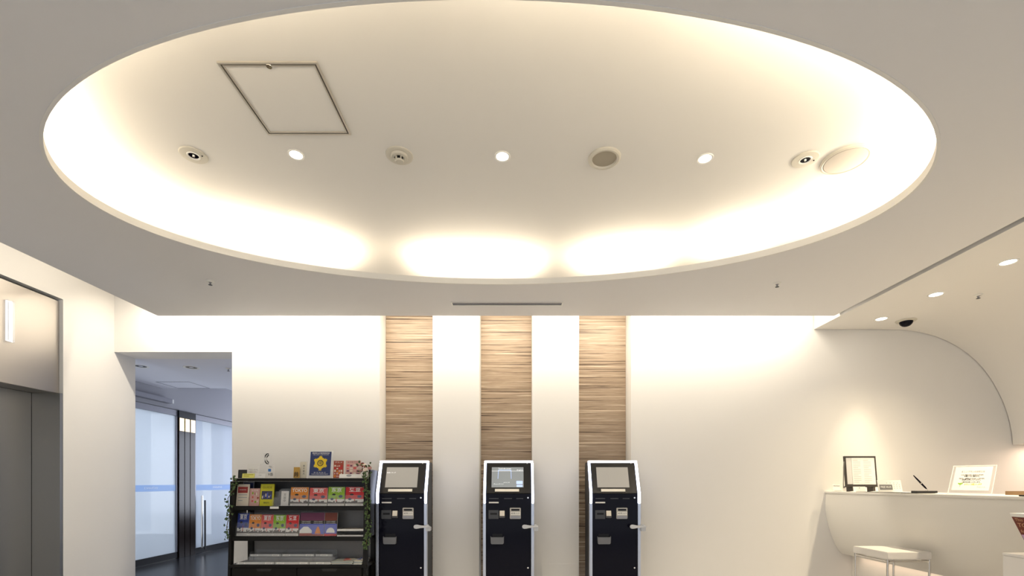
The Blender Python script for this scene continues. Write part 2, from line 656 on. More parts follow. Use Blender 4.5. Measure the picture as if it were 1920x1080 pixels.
# ------------------------------------------------------------------ corridor beyond the doorway
CZ = 2.603
struct(box('ceiling_corridor', (-4.30, -2.0, WALL + 0.281, 9.5, CZ, CZ + 0.1), CORRC), 'pale ceiling of the entrance corridor')
struct(box('ceiling_entrance', (-5.36, -4.30, WALL + 0.281, 7.16, CZ + 0.035, CZ + 0.12), CORRC), 'slightly raised ceiling strip by the glass doors')
GX = -5.37
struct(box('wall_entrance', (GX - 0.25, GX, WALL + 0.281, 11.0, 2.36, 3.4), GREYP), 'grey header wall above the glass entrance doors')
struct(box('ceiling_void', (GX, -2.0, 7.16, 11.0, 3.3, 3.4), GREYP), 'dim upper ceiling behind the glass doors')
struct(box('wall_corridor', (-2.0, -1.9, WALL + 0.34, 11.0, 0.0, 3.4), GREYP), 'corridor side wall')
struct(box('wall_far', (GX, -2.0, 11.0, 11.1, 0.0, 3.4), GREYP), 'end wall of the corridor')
EXT = mat('pale_render', (0.80, 0.84, 0.90), 0.8)
struct(box('wall_exterior', (-9.5, -9.3, 4.5, 12.0, 0.0, 4.2), EXT), 'pale wall outside the glass doors')
struct(box('ceiling_porch', (-9.3, GX - 0.25, 4.5, 12.0, 2.96, 3.1), mat('porch_grey', (0.52, 0.55, 0.55), 0.8)), 'porch ceiling outside the glass doors')
for k_, (a_, b_) in enumerate(((8.98, 9.32), (9.98, 10.6))):
    struct(box('wall_pier_%d' % (k_ + 1), (-6.45, -6.2, a_, b_, 0.0, 2.96), mat('pier_grey', [0.42, 0.46, 0.56], 0.8)), ['bluish pier outside the glass door', 'grey pier outside the glass door, farther along'][k_])
FROST = frosted('frosted_film_glass', (0.93, 0.96, 1.0), 0.5)
BAND = frosted('pale_blue_film', (0.72, 0.83, 1.0), 0.4)
FRAMEM = mat('grey_door_frame', (0.22, 0.22, 0.25), 0.45, 0.3)


def glass_leaf(name, label, y0, y1, words):
    t = thing(name, label, 'door', (GX, (y0 + y1) / 2, 0))
    h = (y1 - y0) / 2
    box('pane', (-0.012, 0.0, -h + 0.03, h - 0.03, 0.10, 2.26), FROST, t)
    box('head_rail', (-0.03, 0.012, -h, h, 2.26, 2.345), FRAMEM, t)
    box('bottom_rail', (-0.03, 0.012, -h, h, 0.005, 0.10), BLACKPL, t)
    box('stile', (-0.03, 0.012, h - 0.03, h, 0.10, 2.26), FRAMEM, t)
    box('stile', (-0.03, 0.012, -h, -h + 0.03, 0.10, 2.26), FRAMEM, t)
    box('film_band', (0.0002, 0.002, -h + 0.03, h - 0.03, 1.07, 1.165), BAND, t)
    text(words, 0.045, WHITEINK, t, 0.0032, 0.02, 1.118, rot=(PI / 2, 0, -PI / 2), width=0.26)
    return t


glass_leaf('glass_door', 'frosted glass entrance door fixed beside the doorway jamb', 6.35, 7.46, 'ENTRANCE')
gd = glass_leaf('glass_door', 'frosted glass entrance door with long pull bar behind dark post', 7.86, 9.05, 'ENTRANCE')
tube('pull_bar', [(0.07, -0.50, 0.10), (0.07, -0.50, 0.98)], 0.016, CHROME, gd)
tube('pull_bar', [(0.07, -0.42, 0.06), (0.07, -0.42, 0.90)], 0.014, DARKGREY, gd)
BRONZE = mat('bronze_mirror', (0.016, 0.010, 0.008), 0.2, 0.0, spec=0.15)
po = thing('bronze_post', 'dark bronze mirrored post between the two glass doors', 'post', (GX, 7.66, 0))
box('shaft', (-0.03, 0.03, -0.19, -0.07, 0.0, 2.24), BRONZE, po, bev=0.003)
box('shaft', (-0.03, 0.03, -0.06, 0.06, 0.0, 2.24), BRONZE, po, bev=0.003)
box('shaft', (-0.03, 0.03, 0.07, 0.19, 0.0, 2.24), BRONZE, po, bev=0.003)
box('head_cap', (-0.03, 0.034, -0.195, 0.195, 2.24, 2.35), BLACKPL, po)
AMB = mat('amber_reflection', (0.9, 0.7, 0.4), 0.3, emit=(1.0, 0.80, 0.50), strength=1.1)  # reflections of warm lamps in the post, put in as glowing plates
for yy in (-0.13, 0.0, 0.13):
    box('lamp_reflection', (0.031, 0.034, yy - 0.05, yy + 0.05, 2.03, 2.235), AMB, po)
op = thing('door_operator', 'long grey sliding door operator box above the glass doors', 'door operator', (GX, 6.75, 2.42))
box('housing', (0.0005, 0.09, -0.75, 0.50, 0.0, 0.07), FRAMEM, op, bev=0.006)
box('end_cap', (0.0005, 0.085, 0.50, 0.53, 0.005, 0.065), LABELW, op)


def dark_downlight(x, y, z, label):
    t = thing('recessed_downlight', label, 'ceiling light', (x, y, z), group=None)
    lathe('trim_ring', [(0.062, 0.0), (0.085, -0.004), (0.088, -0.001), (0.088, 0.0)], LABELW, t, cap=False)
    lathe('reflector', [(0.0, 0.0004), (0.061, -0.0006)], BLACKPL, t, cap=False)


dark_downlight(-3.94, 5.72, CZ, 'unlit dark round downlight in the corridor ceiling')
dark_downlight(-4.62, 5.80, CZ + 0.035, 'unlit dark downlight partly hidden by the doorway jamb')


def sprinkler(x, y, z, label):
    t = thing('sprinkler', label, 'sprinkler', (x, y, z), group='small ceiling sprinklers')
    lathe('escutcheon', [(0.014, -0.012), (0.030, -0.004), (0.032, 0.0)], LABELW, t, n=20, cap=False)
    lathe('bulb', [(0.0, -0.030), (0.006, -0.028), (0.007, -0.014), (0.012, -0.010), (0.012, -0.002)], MIDGREY, t, n=16)
    lathe('deflector', [(0.0, -0.034), (0.015, -0.033), (0.015, -0.031), (0.0, -0.030)], DARKGREY, t, n=16)


sprinkler(-3.52, 5.77, CZ, 'tiny sprinkler in the corridor ceiling near the lintel')
hc = thing('corridor_hatch', 'thin outlined access hatch in the corridor ceiling', 'hatch', (-4.88, 6.92, CZ + 0.035))
for d in ((-0.24, 0.24, -0.23, -0.222), (-0.24, 0.24, 0.222, 0.23), (-0.24, -0.232, -0.222, 0.222), (0.232, 0.24, -0.222, 0.222)):
    box('frame_strip', (*d, -0.003, -0.0002), FRAMEM, hc)

# ================================================================== CEILING FITTINGS
# access hatch in the dome
hx0, hx1, hy0, hy1 = -1.35, -0.895, 2.125, 2.57
ht = thing('ceiling_hatch', 'square aluminium-framed access hatch in the oval dome', 'hatch', ((hx0 + hx1) / 2, (hy0 + hy1) / 2, DOME))
w, h = (hx1 - hx0) / 2, (hy1 - hy0) / 2
ALU = mat('hatch_aluminium', (0.72, 0.68, 0.60), 0.3, 0.6)
def frame4(parent, w, h, t, z0, z1, m, name):
    for d in ((-w, w, -h, -h + t), (-w, w, h - t, h), (-w, -w + t, -h + t, h - t), (w - t, w, -h + t, h - t)):
        box(name, (*d, z0, z1), m, parent)
frame4(ht, w, h, 0.009, -0.008, -0.0003, ALU, 'outer_frame')
frame4(ht, w - 0.009, h - 0.009, 0.007, -0.002, -0.0002, mat('hatch_gap', (0.10, 0.085, 0.07), 0.7), 'gap')
frame4(ht, w - 0.016, h - 0.016, 0.007, -0.007, -0.0003, ALU, 'inner_frame')
box('leaf', (-w + 0.023, w - 0.023, -h + 0.023, h - 0.023, -0.003, -0.0002), DOMEP, ht)
lathe('latch', [(0.0, -0.010), (0.012, -0.010), (0.014, -0.006), (0.014, 0.0)], CHROME, ht, n=20, loc=(0.0, -h + 0.02, 0))


def dome_at(px, py):
    Y = F * (DOME - CAMZ) / (905 - py)
    return ((px - 965) * Y / F, Y, DOME - 0.0003)


def downlight(loc, label, group, r=0.045, z_spot=True, power=84, angle=92, blend=0.6, target=None):
    t = thing('downlight', label, 'ceiling light', loc, group=group)
    lathe('trim_ring', [(r * 0.78, -0.001), (r * 0.80, -0.003), (r, -0.005), (r * 1.04, -0.002), (r * 1.04, 0.0)], LABELW, t, cap=False)
    lathe('lamp_face', [(0.0, -0.0012), (r * 0.79, -0.0006)], LAMPW, t, cap=False)
    d = target or (0, 0, -1)
    spot('downlight_lamp', (loc[0], loc[1], loc[2] - 0.012), d, power, (1.0, 0.83, 0.57), angle, blend, r * 0.6)
    return t


downlight(dome_at(555, 290), 'lit round downlight in the dome nearest the square hatch', 'lit dome downlights')
downlight(dome_at(942, 293), 'lit round downlight in the middle of the dome', 'lit dome downlights')
downlight(dome_at(1322, 297), 'lit round downlight in the dome between speaker and dark-lens fitting', 'lit dome downlights')


def emergency(loc, label):
    t = thing('emergency_light', label, 'emergency light', loc, group='round dark-lens emergency lights')
    lathe('rim_plate', [(0.032, -0.006), (0.064, -0.008), (0.070, -0.007), (0.073, -0.003), (0.073, 0.0)], FIXT, t, cap=False)
    lathe('collar', [(0.026, -0.004), (0.028, -0.009), (0.034, -0.010), (0.036, -0.006)], LABELW, t, cap=False)
    lathe('dark_lens', [(0.0, -0.004), (0.027, -0.005)], BLACKGL, t, cap=False)
    lathe('bulb', [(0.0, -0.012), (0.006, -0.010), (0.008, -0.0045)], CHROME, t, n=16, cap=False)
    lathe('pilot', [(0.0, -0.011), (0.004, -0.010), (0.004, -0.006)], BLACKPL, t, n=12, loc=(0.050, 0, 0), cap=False)


emergency(dome_at(363, 290), 'round emergency light with dark lens below the square hatch')
emergency(dome_at(1510, 298), 'round emergency light with dark lens beside the large oval cover')

t = thing('smoke_detector', 'cream round smoke detector with stepped rings in the dome', 'smoke detector', dome_at(749, 291))
lathe('base_ring', [(0.050, -0.008), (0.070, -0.009), (0.077, -0.005), (0.078, 0.0)], FIXT, t, cap=False)
lathe('body', [(0.030, -0.020), (0.046, -0.018), (0.051, -0.010), (0.052, -0.002)], FIXT, t, cap=False)
for k in range(6):
    a = 2 * PI * k / 6
    box('rib', (0.022, 0.030, -0.003, 0.003, -0.034, -0.018), FIXT, t, rot=(0, 0, a))
lathe('sensing_chamber', [(0.0, -0.021), (0.024, -0.020)], BLACKPL, t, cap=False)
lathe('cap', [(0.0, -0.042), (0.022, -0.041), (0.027, -0.036), (0.027, -0.033), (0.0, -0.033)], FIXT, t)

t = thing('ceiling_speaker', 'round cream ceiling speaker with recessed mesh in the dome', 'speaker', dome_at(1133, 296))
lathe('rim', [(0.070, -0.004), (0.074, -0.013), (0.086, -0.014), (0.094, -0.008), (0.095, 0.0)], FIXT, t, cap=False, n=48)
lathe('mesh_grille', [(0.0, -0.006), (0.071, -0.004)], mat('speaker_mesh', (0.40, 0.36, 0.28), 0.7, bump=0.6, bscale=900), t, cap=False)

t = thing('ceiling_cover', 'large smooth round cover near the bright end of the dome', 'ceiling cover', dome_at(1585, 298))
lathe('rim', [(0.112, -0.012), (0.118, -0.015), (0.127, -0.011), (0.129, 0.0)], FIXT, t, cap=False, n=48)
lathe('disc', [(0.0, -0.019), (0.080, -0.018), (0.108, -0.014), (0.113, -0.008)], mat('cover_paint', (0.50, 0.46, 0.41), 0.6), t, cap=False, n=48)

sprinkler(-2.49, 3.84, CEIL - 0.0003, 'tiny sprinkler in the flat ceiling above the doorway side')
sprinkler(2.17, 3.88, CEIL - 0.0003, 'tiny sprinkler in the flat ceiling towards the counter')
sprinkler(4.05, 4.10, CAMZ + 1.6415, 'tiny sprinkler in the soffit above the counter')

t = thing('air_vent', 'long narrow slot air vent in the ceiling above the machines', 'air vent', (-0.07, 4.325, CEIL))
w, h = 0.515, 0.042
frame4(t, w, h, 0.012, -0.005, -0.0003, LABELW, 'frame_strip')
box('slot', (-w + 0.012, w - 0.012, -h + 0.012, h - 0.012, -0.001, -0.0002), mat('vent_dark', (0.03, 0.02, 0.035), 0.8), t)
box('blade', (-w + 0.012, w - 0.012, -0.010, 0.004, -0.004, -0.0012), mat('vent_blade', (0.45, 0.46, 0.48), 0.5), t)

for i, (yy, lab) in enumerate(((4.71, 'lit downlight in the soffit next to the dome camera'), (4.10, 'lit downlight in the soffit beside the sprinkler'), (3.50, 'lit downlight in the soffit farthest from the back wall'))):
    downlight((3.68, yy, CAMZ + 1.6446), lab, 'lit soffit downlights', r=0.058, power=[85, 66, 46][i], angle=[47, 125, 125][i], blend=[0.75, 0.9, 0.9][i])
for k, yy in enumerate((2.9, 2.3)):
    spot('soffit_downlight_lamp', (3.68, yy, CAMZ + 1.63), (0, 0, -1), 60, (1.0, 0.83, 0.57), 130, 0.9, 0.035)
t = thing('security_camera', 'black dome security camera in the soffit', 'camera', (3.97, 4.76, CAMZ + 1.643))
lathe('mount_ring', [(0.056, -0.012), (0.078, -0.012), (0.088, -0.004), (0.089, 0.0)], FIXT, t, cap=False)
prof = [(0.057 * math.sin(a), -0.012 - 0.050 * math.cos(a)) for a in [i * PI / 2 / 8 for i in range(9)]]
lathe('smoked_dome', prof, BLACKGL, t, cap=False)


# ================================================================== CHECK-IN MACHINES
KY = 4.68
KS = F / KY
SCRG = mat('idle_screen', (0.30, 0.29, 0.27), 0.15, coat=0.3, emit=(0.75, 0.70, 0.62), strength=0.12)
SCRON = mat('lit_screen', (0.16, 0.17, 0.17), 0.2, emit=(0.55, 0.60, 0.62), strength=0.22)
SCRBLUE = mat('screen_blue', (0.3, 0.4, 0.7), 0.3, emit=(0.55, 0.68, 1.0), strength=0.55)
SCRWHITE = mat('screen_white', (0.8, 0.8, 0.8), 0.3, emit=(0.9, 0.93, 1.0), strength=0.6)
BEZEL = mat('dark_bezel', (0.016, 0.016, 0.017), 0.22, spec=0.35)
STRIPW = mat('cream_notice_strip', (0.86, 0.82, 0.72), 0.6)
KEYP = mat('cream_keypad', (0.80, 0.72, 0.58), 0.5)
BEIGEM = mat('pale_grey_plastic', (0.52, 0.50, 0.46), 0.45)
UP0, UP1, UPY = 1.092, 1.425, 0.13          # tilted head: foot, top, set-back
TILT = math.atan2(UPY, UP1 - UP0)
HLEN = math.hypot(UPY, UP1 - UP0)


def machine(x, label, screen):
    t = thing('checkin_machine', label, 'kiosk', (x, KY, 0), group='black check-in machines')
    W = 0.245
    body = [(0.012, 0.0), (0.012, UP0), (UPY + 0.012, UP1 - 0.012), (0.345, UP1 - 0.012), (0.345, 0.0)]
    prism('cabinet', body, 'x', -W, W, BLACKPL, t)
    # lower front door, dark gloss
    fp = box('front_panel', (-0.222, 0.222, -0.002, 0.0115, 0.03, UP0 - 0.004), BLACKGL, t, bev=0.002)
    # tilted head, built upright on its own frame then leaned back
    hd = empty('screen_head', (0, 0.0, UP0), (-TILT, 0, 0))
    hd.parent = t
    box('bezel', (-0.222, 0.222, -0.004, 0.009, 0.001, HLEN - 0.012), BEZEL, hd, bev=0.002)
    k = HLEN / (925 - 863)
    def hz(py):
        return (925 - py) * k
    sx0, sx1 = -0.171, 0.150
    scr = box('screen', (sx0, sx1, -0.0055, -0.0041, hz(914), hz(876)), SCRON if screen == 'on' else SCRG, hd)
    box('notice_strip', (-0.136, 0.105, -0.0052, -0.0041, hz(921.6), hz(916.9)), STRIPW, hd)
    lathe('camera_eye', [(0.0, -0.001), (0.0035, -0.0005), (0.0045, 0.0)], LABELW, hd, n=14, loc=(0.188, -0.0041, hz(868.5)), rot=(PI / 2, 0, 0))
    if screen == 'on':
        y = -0.0056
        flat('screen_outline', rect(-0.105, 0.025, hz(882.2), hz(881)), SCRBLUE, hd, y)
        flat('screen_outline', [(-0.109, hz(898)), (-0.105, hz(898)), (-0.101, hz(881)), (-0.105, hz(881))], SCRBLUE, hd, y)
        flat('screen_outline', [(0.029, hz(898)), (0.025, hz(898)), (0.021, hz(881)), (0.025, hz(881))], SCRBLUE, hd, y)
        flat('screen_rule', rect(sx0, sx1, hz(883.4), hz(883)), SCRWHITE, hd, y)
        flat('screen_button', round_rect(0.078, 0.140, hz(908), hz(902), 0.006), SCRBLUE, hd, y)
        flat('screen_button', round_rect(0.080, 0.140, hz(913.3), hz(909.5), 0.006), SCRBLUE, hd, y)
        text('Touch the screen', 0.018, SCRWHITE, hd, -0.04, -0.006, hz(878.7), width=0.13)
        text('English', 0.013, SCRWHITE, hd, 0.115, -0.006, hz(881.5), width=0.06)
        text('チェックイン', 0.014, SCRWHITE, hd, -0.10, -0.006, hz(908), width=0.10)
        text('ようこそ', 0.012, SCRWHITE, hd, -0.02, -0.006, hz(905), width=0.06)
    elif screen == 'faint':
        text('画面にタッチ', 0.014, SCRWHITE, hd, -0.12, -0.006, hz(886.5), width=0.09)
    # frame: lower aluminium rails, glowing upper rails, white top bar
    for s in (-1, 1):
        a, b = sorted((s * 0.222, s * 0.258))
        prism('side_rail', [(-0.014, 0.0), (-0.014, UP0 - 0.10), (0.04, UP0 - 0.10), (0.04, 0.0)], 'x', a + 0.004, b - 0.004, SILVER, t, bev=0.004)
        prism('light_strip', [(-0.016, UP0 - 0.099), (-0.016, UP0 + 0.01), (UPY - 0.014, UP1 - 0.02), (UPY + 0.010, UP1 - 0.025), (0.012, UP0), (0.012, UP0 - 0.099)],
              'x', a + 0.008, b - 0.006, LEDW, t, bev=0.002)
        prism('cheek', [(0.0125, UP0 - 0.098), (0.0125, UP0), (UPY + 0.011, UP1 - 0.026), (0.34, UP1 - 0.026), (0.34, UP0 - 0.098)], 'x', a + 0.010, b - 0.0125, BLACKPL, t)
    prism('top_bar', round_rect(-0.252, 0.252, UP1 - 0.024, UP1 + 0.002, 0.011), 'y', UPY - 0.016, UPY + 0.02, mat('white_gloss_trim', (0.88, 0.88, 0.90), 0.3, emit=(0.9, 0.92, 1.0), strength=0.55), t, smooth=True)
    # fittings on the front door
    def Z(py):
        return CAMZ + (905 - py) / KS
    def X(px):
        return (px - 953.5) / KS
    y = -0.002
    for a, b in ((117, 135), (945, 960), (968, 981)):
        a = a + 800 if a < 500 else a
        b = b + 800 if b < 500 else b
        box('printed_mark', (X(a), X(b), y - 0.0006, y, Z(935.5), Z(934)), DARKGREY, t)
    box('card_slot', (X(916.7), X(935), y - 0.006, y, Z(943.5), Z(941)), LABELW, t, bev=0.001)
    rc = box('receipt_outlet', (X(916), X(935), y - 0.010, y, Z(973), Z(956.5)), DARKGREY, t, bev=0.003)
    box('outlet_mouth', (X(919.5), X(932), y - 0.0112, y - 0.010, Z(965), Z(961.5)), BLACKPL, rc)
    kp = box('keypad', (-0.028, 0.028, -0.020, 0.0, 0.0, 0.075), DARKGREY, t, bev=0.003, loc=(X(941.5), y, Z(971.5)), rot=(-0.25, 0, 0))
    box('key_plate', (-0.024, 0.024, -0.0225, -0.020, 0.018, 0.072), KEYP, kp, bev=0.001)
    for r in range(4):
        for c in range(3):
            box('key', (-0.018 + c * 0.013, -0.009 + c * 0.013, -0.0245, -0.0225, 0.022 + r * 0.0125, 0.030 + r * 0.0125), LABELW, kp)
    bl = box('note_unit', (X(956), X(976.5), y - 0.014, y, Z(972.8), Z(952)), BEIGEM, t, bev=0.004)
    box('note_mouth', (X(958.5), X(974), y - 0.016, y - 0.014, Z(957.5), Z(954)), BLACKPL, bl)
    box('note_label', (X(957.5), X(975.5), y - 0.0152, y - 0.014, Z(965.5), Z(959.5)), LABELW, bl)
    text('紙幣入口', 0.017, INK, bl, X(966.5), y - 0.0160, Z(962.5), width=0.085)
    box('note_tray', (X(957), X(976), y - 0.017, y - 0.014, Z(972), Z(967)), MIDGREY, bl)
    tr = prism('coin_tray', [(X(920), Z(1005)), (X(921.5), Z(1007.5)), (X(943.5), Z(1007.5)), (X(945), Z(1005)), (X(944.5), Z(1018)), (X(943), Z(1019.8)), (X(922), Z(1019.8)), (X(920.5), Z(1018))],
               'y', y - 0.028, y, mat('tray_grey', (0.14, 0.145, 0.16), 0.35), t, bev=0.002)
    box('tray_well', (X(923), X(942), y - 0.0015, y - 0.0002, Z(1007.3), Z(1001)), BLACKPL, tr)
    for py in (933.3, 1064.5):
        lathe('lock', [(0.0, -0.006), (0.008, -0.006), (0.010, -0.002), (0.010, 0.0)], CHROME, t, n=18, loc=(X(990), y, Z(py)), rot=(-PI / 2, 0, 0))
    # stick rest clamped to the side rail
    rz = Z(986.5)
    arm = []
    for px_, hh in ((979, 0.012), (981, 0.019), (985, 0.020), (992, 0.012), (1000, 0.009), (1006, 0.011), (1009, 0.008)):
        arm.append((X(px_), hh))
    poly = [(a, rz + b) for a, b in arm] + [(a, rz - b) for a, b in reversed(arm)]
    SR = mat('rest_grey', (0.60, 0.61, 0.63), 0.4, 0.2)
    sr = prism('stick_rest', poly, 'y', -0.075, -0.050, SR, t, bev=0.005, smooth=True)
    box('clamp_block', (X(1000), X(1009), -0.052, 0.02, rz - 0.045, rz - 0.006), SR, sr, bev=0.004)
    box('clamp_knob', (X(1002), X(1006), -0.055, -0.03, rz + 0.010, rz + 0.020), SR, sr, bev=0.003)
    return t


machine((752.5 - 965) / KS + 0.002, 'black check-in machine with glowing edges standing beside the brochure rack', 'faint')
machine((953.5 - 965) / KS, 'black check-in machine in the middle with a blue outline on its lit screen', 'on')
machine((1153 - 965) / KS, 'black check-in machine with blank grey screen, the one towards the counter', 'idle')

# ================================================================== BROCHURE RACK
RX0, RX1 = -2.72, -1.41
RZ = {'top': (1.242, 4.53), 'mid': (0.968, 4.52), 'low': (0.676, 4.50), 'base': (0.418, 4.46)}
rack = thing('brochure_rack', 'black wooden brochure rack with four shelves and a drawer base', 'rack', ((RX0 + RX1) / 2, 4.5, 0))
rw = (RX1 - RX0) / 2
def sh(name):
    z, y = RZ[name]
    return box('shelf', (-rw, rw, y - 4.5, 0.27, z - 0.028, z), RACKB, rack, bev=0.003)
for n_ in RZ:
    sh(n_)
for n_ in ('mid', 'low'):
    z, y = RZ[n_]
    box('front_lip', (-rw, rw, y - 4.5 - 0.008, y - 4.5 - 0.0005, z - 0.034, z + 0.008), RACKB, rack, bev=0.002)
box('back_panel', (-rw + 0.04, rw - 0.04, 0.252, 0.262, 0.97, 1.213), mat('rack_back_dark', (0.045, 0.045, 0.048), 0.45), rack)
box('back_panel', (-rw + 0.085, rw - 0.04, 0.252, 0.262, 0.68, 0.939), mat('rack_back_panel', (0.20, 0.19, 0.18), 0.35), rack)
box('back_panel', (-rw + 0.085, rw - 0.04, 0.252, 0.262, 0.42, 0.647), mat('rack_back_panel', (0.20, 0.19, 0.18), 0.35), rack)
# legs: each a sloping board
def leg(x0, x1, y_top, y_bot, d, z_top, z_bot=0.0):
    return prism('leg', [(y_bot, z_bot), (y_bot + d, z_bot), (y_top + d, z_top), (y_top, z_top)], 'x', x0, x1, RACKB, rack)
leg(-rw - 0.014, -rw + 0.013, 0.012, -0.045, 0.045, 1.213)
leg(rw - 0.038, rw + 0.002, 0.012, -0.045, 0.045, 1.213)
leg(-rw + 0.036, -rw + 0.084, 0.218, 0.218, 0.045, 1.213)
leg(rw - 0.038, rw + 0.002, 0.218, 0.218, 0.045, 1.213)
box('side_board', (rw + 0.002, rw + 0.02, 0.02, 0.27, 0.68, 1.325), RACKB, rack, bev=0.003)
box('side_board', (-rw - 0.02, -rw - 0.002, 0.06, 0.27, 0.66, 1.213), RACKB, rack, bev=0.003)
for k, (a, b) in enumerate(((-rw + 0.04, -0.004), (0.004, rw - 0.04))):
    dr = box('drawer', (a, b, -0.055, 0.25, 0.06, 0.388), mat('drawer_black', (0.008, 0.007, 0.006), 0.45, spec=0.2), rack, bev=0.003)
    m_ = (a + b) / 2
    prism('grip_cutout', [(m_ - 0.075, 0.385), (m_ - 0.06, 0.36), (m_ + 0.06, 0.36), (m_ + 0.075, 0.385)], 'y', -0.0565, -0.0552, BLACKGAP, dr)

CLR = {'orange': srgb(222, 138, 48), 'pink': srgb(214, 92, 88), 'green': srgb(142, 182, 52), 'red': srgb(200, 36, 42), 'blue': srgb(46, 66, 150),
       'purple': srgb(110, 52, 84), 'sky': srgb(86, 98, 190), 'brown': srgb(120, 58, 44), 'navy': srgb(38, 52, 100), 'yellow': srgb(206, 200, 44),
       'gold': srgb(226, 196, 40), 'cream': srgb(226, 214, 196), 'rosy': srgb(214, 170, 160), 'rust': srgb(160, 70, 50), 'tower': srgb(206, 70, 40)}
def ink(c):
    return mat('ink_' + c, CLR[c], 0.55)
SKYLINE = mat('ink_skyline', srgb(96, 88, 84), 0.6)


def seat_z(z):
    for top, _ in RZ.values():
        if abs(top - z) < 0.03:
            return top + 0.001
    return z


def card(name, label, cat, x0, x1, py0, py1, Y, m, lean=0.14, t=0.006, group=None, yaw=0.0):
    """An upright leaning card; pixel box gives its size and place at depth Y. Returns (object, half width, height, face y)."""
    a, b = P(x0, py1, Y), P(x1, py0, Y)
    a.z = seat_z(a.z) + 0.002
    w, h = (b.x - a.x) / 2, (b.z - a.z)
    o = box(name, (-w, w, -t, 0, 0, h / math.cos(lean)), m, None, loc=((a.x + b.x) / 2, Y, a.z), rot=(-lean, 0, yaw))
    tag(o, label, cat, group)
    return o, w, h / math.cos(lean), -t


def holder(x0, x1, py0, py1, Y, label, lean=0.14, depth=0.03, frac=0.55):
    """Clear acrylic pocket: back sheet, base, front sheet that covers the lower part."""
    a, b = P(x0, py1, Y), P(x1, py0, Y)
    a.z = seat_z(a.z)
    w, h = (b.x - a.x) / 2 + 0.002, (b.z - a.z) * 1.04
    t = thing('leaflet_holder', label, 'leaflet holder', ((a.x + b.x) / 2, Y, a.z), (-lean, 0, 0), group='clear leaflet holders')
    box('back_sheet', (-w, w, 0.001, 0.003, 0.0, h), CLEAR, t)
    box('front_sheet', (-w, w, -depth - 0.002, -depth, 0.0, h * frac), CLEAR, t)
    box('pocket_base', (-w, w, -depth, 0.001, 0.0, 0.002), CLEARW, t)
    return t


def tokyo_cover(o, w, h, y, color, title, wide):
    flat('colour_field', rect(-w, w, h * 0.36, h), ink(color), o, y)
    flat('pale_foot', rect(-w, w, 0.0, h * 0.36), PAPER, o, y)
    text(title, h * (0.24 if len(title) > 2 else 0.25), WHITEINK, o, 0, y - 0.0008, h * 0.82, width=w * (1.7 if len(title) > 2 else 1.25), bold=0.018)
    y2 = y - 0.0004
    flat('balloon_print', oval(w * 0.52, h * 0.50, w * 0.24, h * 0.075), ink('navy'), o, y2)
    flat('balloon_print', oval(-w * 0.52, h * 0.36, w * 0.19, h * 0.06), ink('navy'), o, y2)
    flat('balloon_print', oval(-w * 0.32, h * 0.60, w * 0.22, h * 0.05), INK, o, y2)
    flat('tower_print', [(-0.06 * w, h * 0.22), (0.08 * w, h * 0.22), (0.02 * w, h * 0.48), (0.0, h * 0.48)], ink('tower'), o, y2)
    pts = [(-w, h * 0.12)]
    n = 12
    rnd = random.Random(len(title) + int(w * 1e5))
    for i in range(n):
        z = h * rnd.uniform(0.17, 0.29)
        pts += [(-w + 2 * w * i / n, z), (-w + 2 * w * (i + 1) / n, z)]
    pts.append((w, h * 0.12))
    flat('skyline_print', pts, SKYLINE, o, y2 - 0.0001)
    flat('caption_print', rect(-w * 0.8, w * 0.8, h * 0.045, h * 0.065), GREYINK, o, y2)
    flat('caption_print', rect(-w * 0.7, w * 0.8, h * 0.95, h * 0.965), WHITEINK, o, y2)


# --- middle shelf, large guide brochures
MY = 4.60
for x0, x1, py0, col, title, what in ((545, 578, 914, 'orange', 'TOKYO', 'orange brochure with white TOKYO title'), (580.5, 613.5, 915, 'pink', '東京', 'pink-red brochure with white kanji title'),
                                      (615.5, 646, 913.5, 'green', '东京', 'green brochure with white characters'), (648, 682, 913.5, 'red', '도쿄', 'red brochure with white hangul title')):
    o, w, h, y = card('guide_brochure', 'large ' + what + ' on the shelf below the top', 'brochure', x0, x1, py0, 950, MY, PAPER, t=0.014, group='large guide brochures')
    tokyo_cover(o, w, h, y, col, title, True)
    holder(x0, x1, py0, 950, MY + 0.012, 'clear acrylic holder behind the large ' + what, depth=0.034)
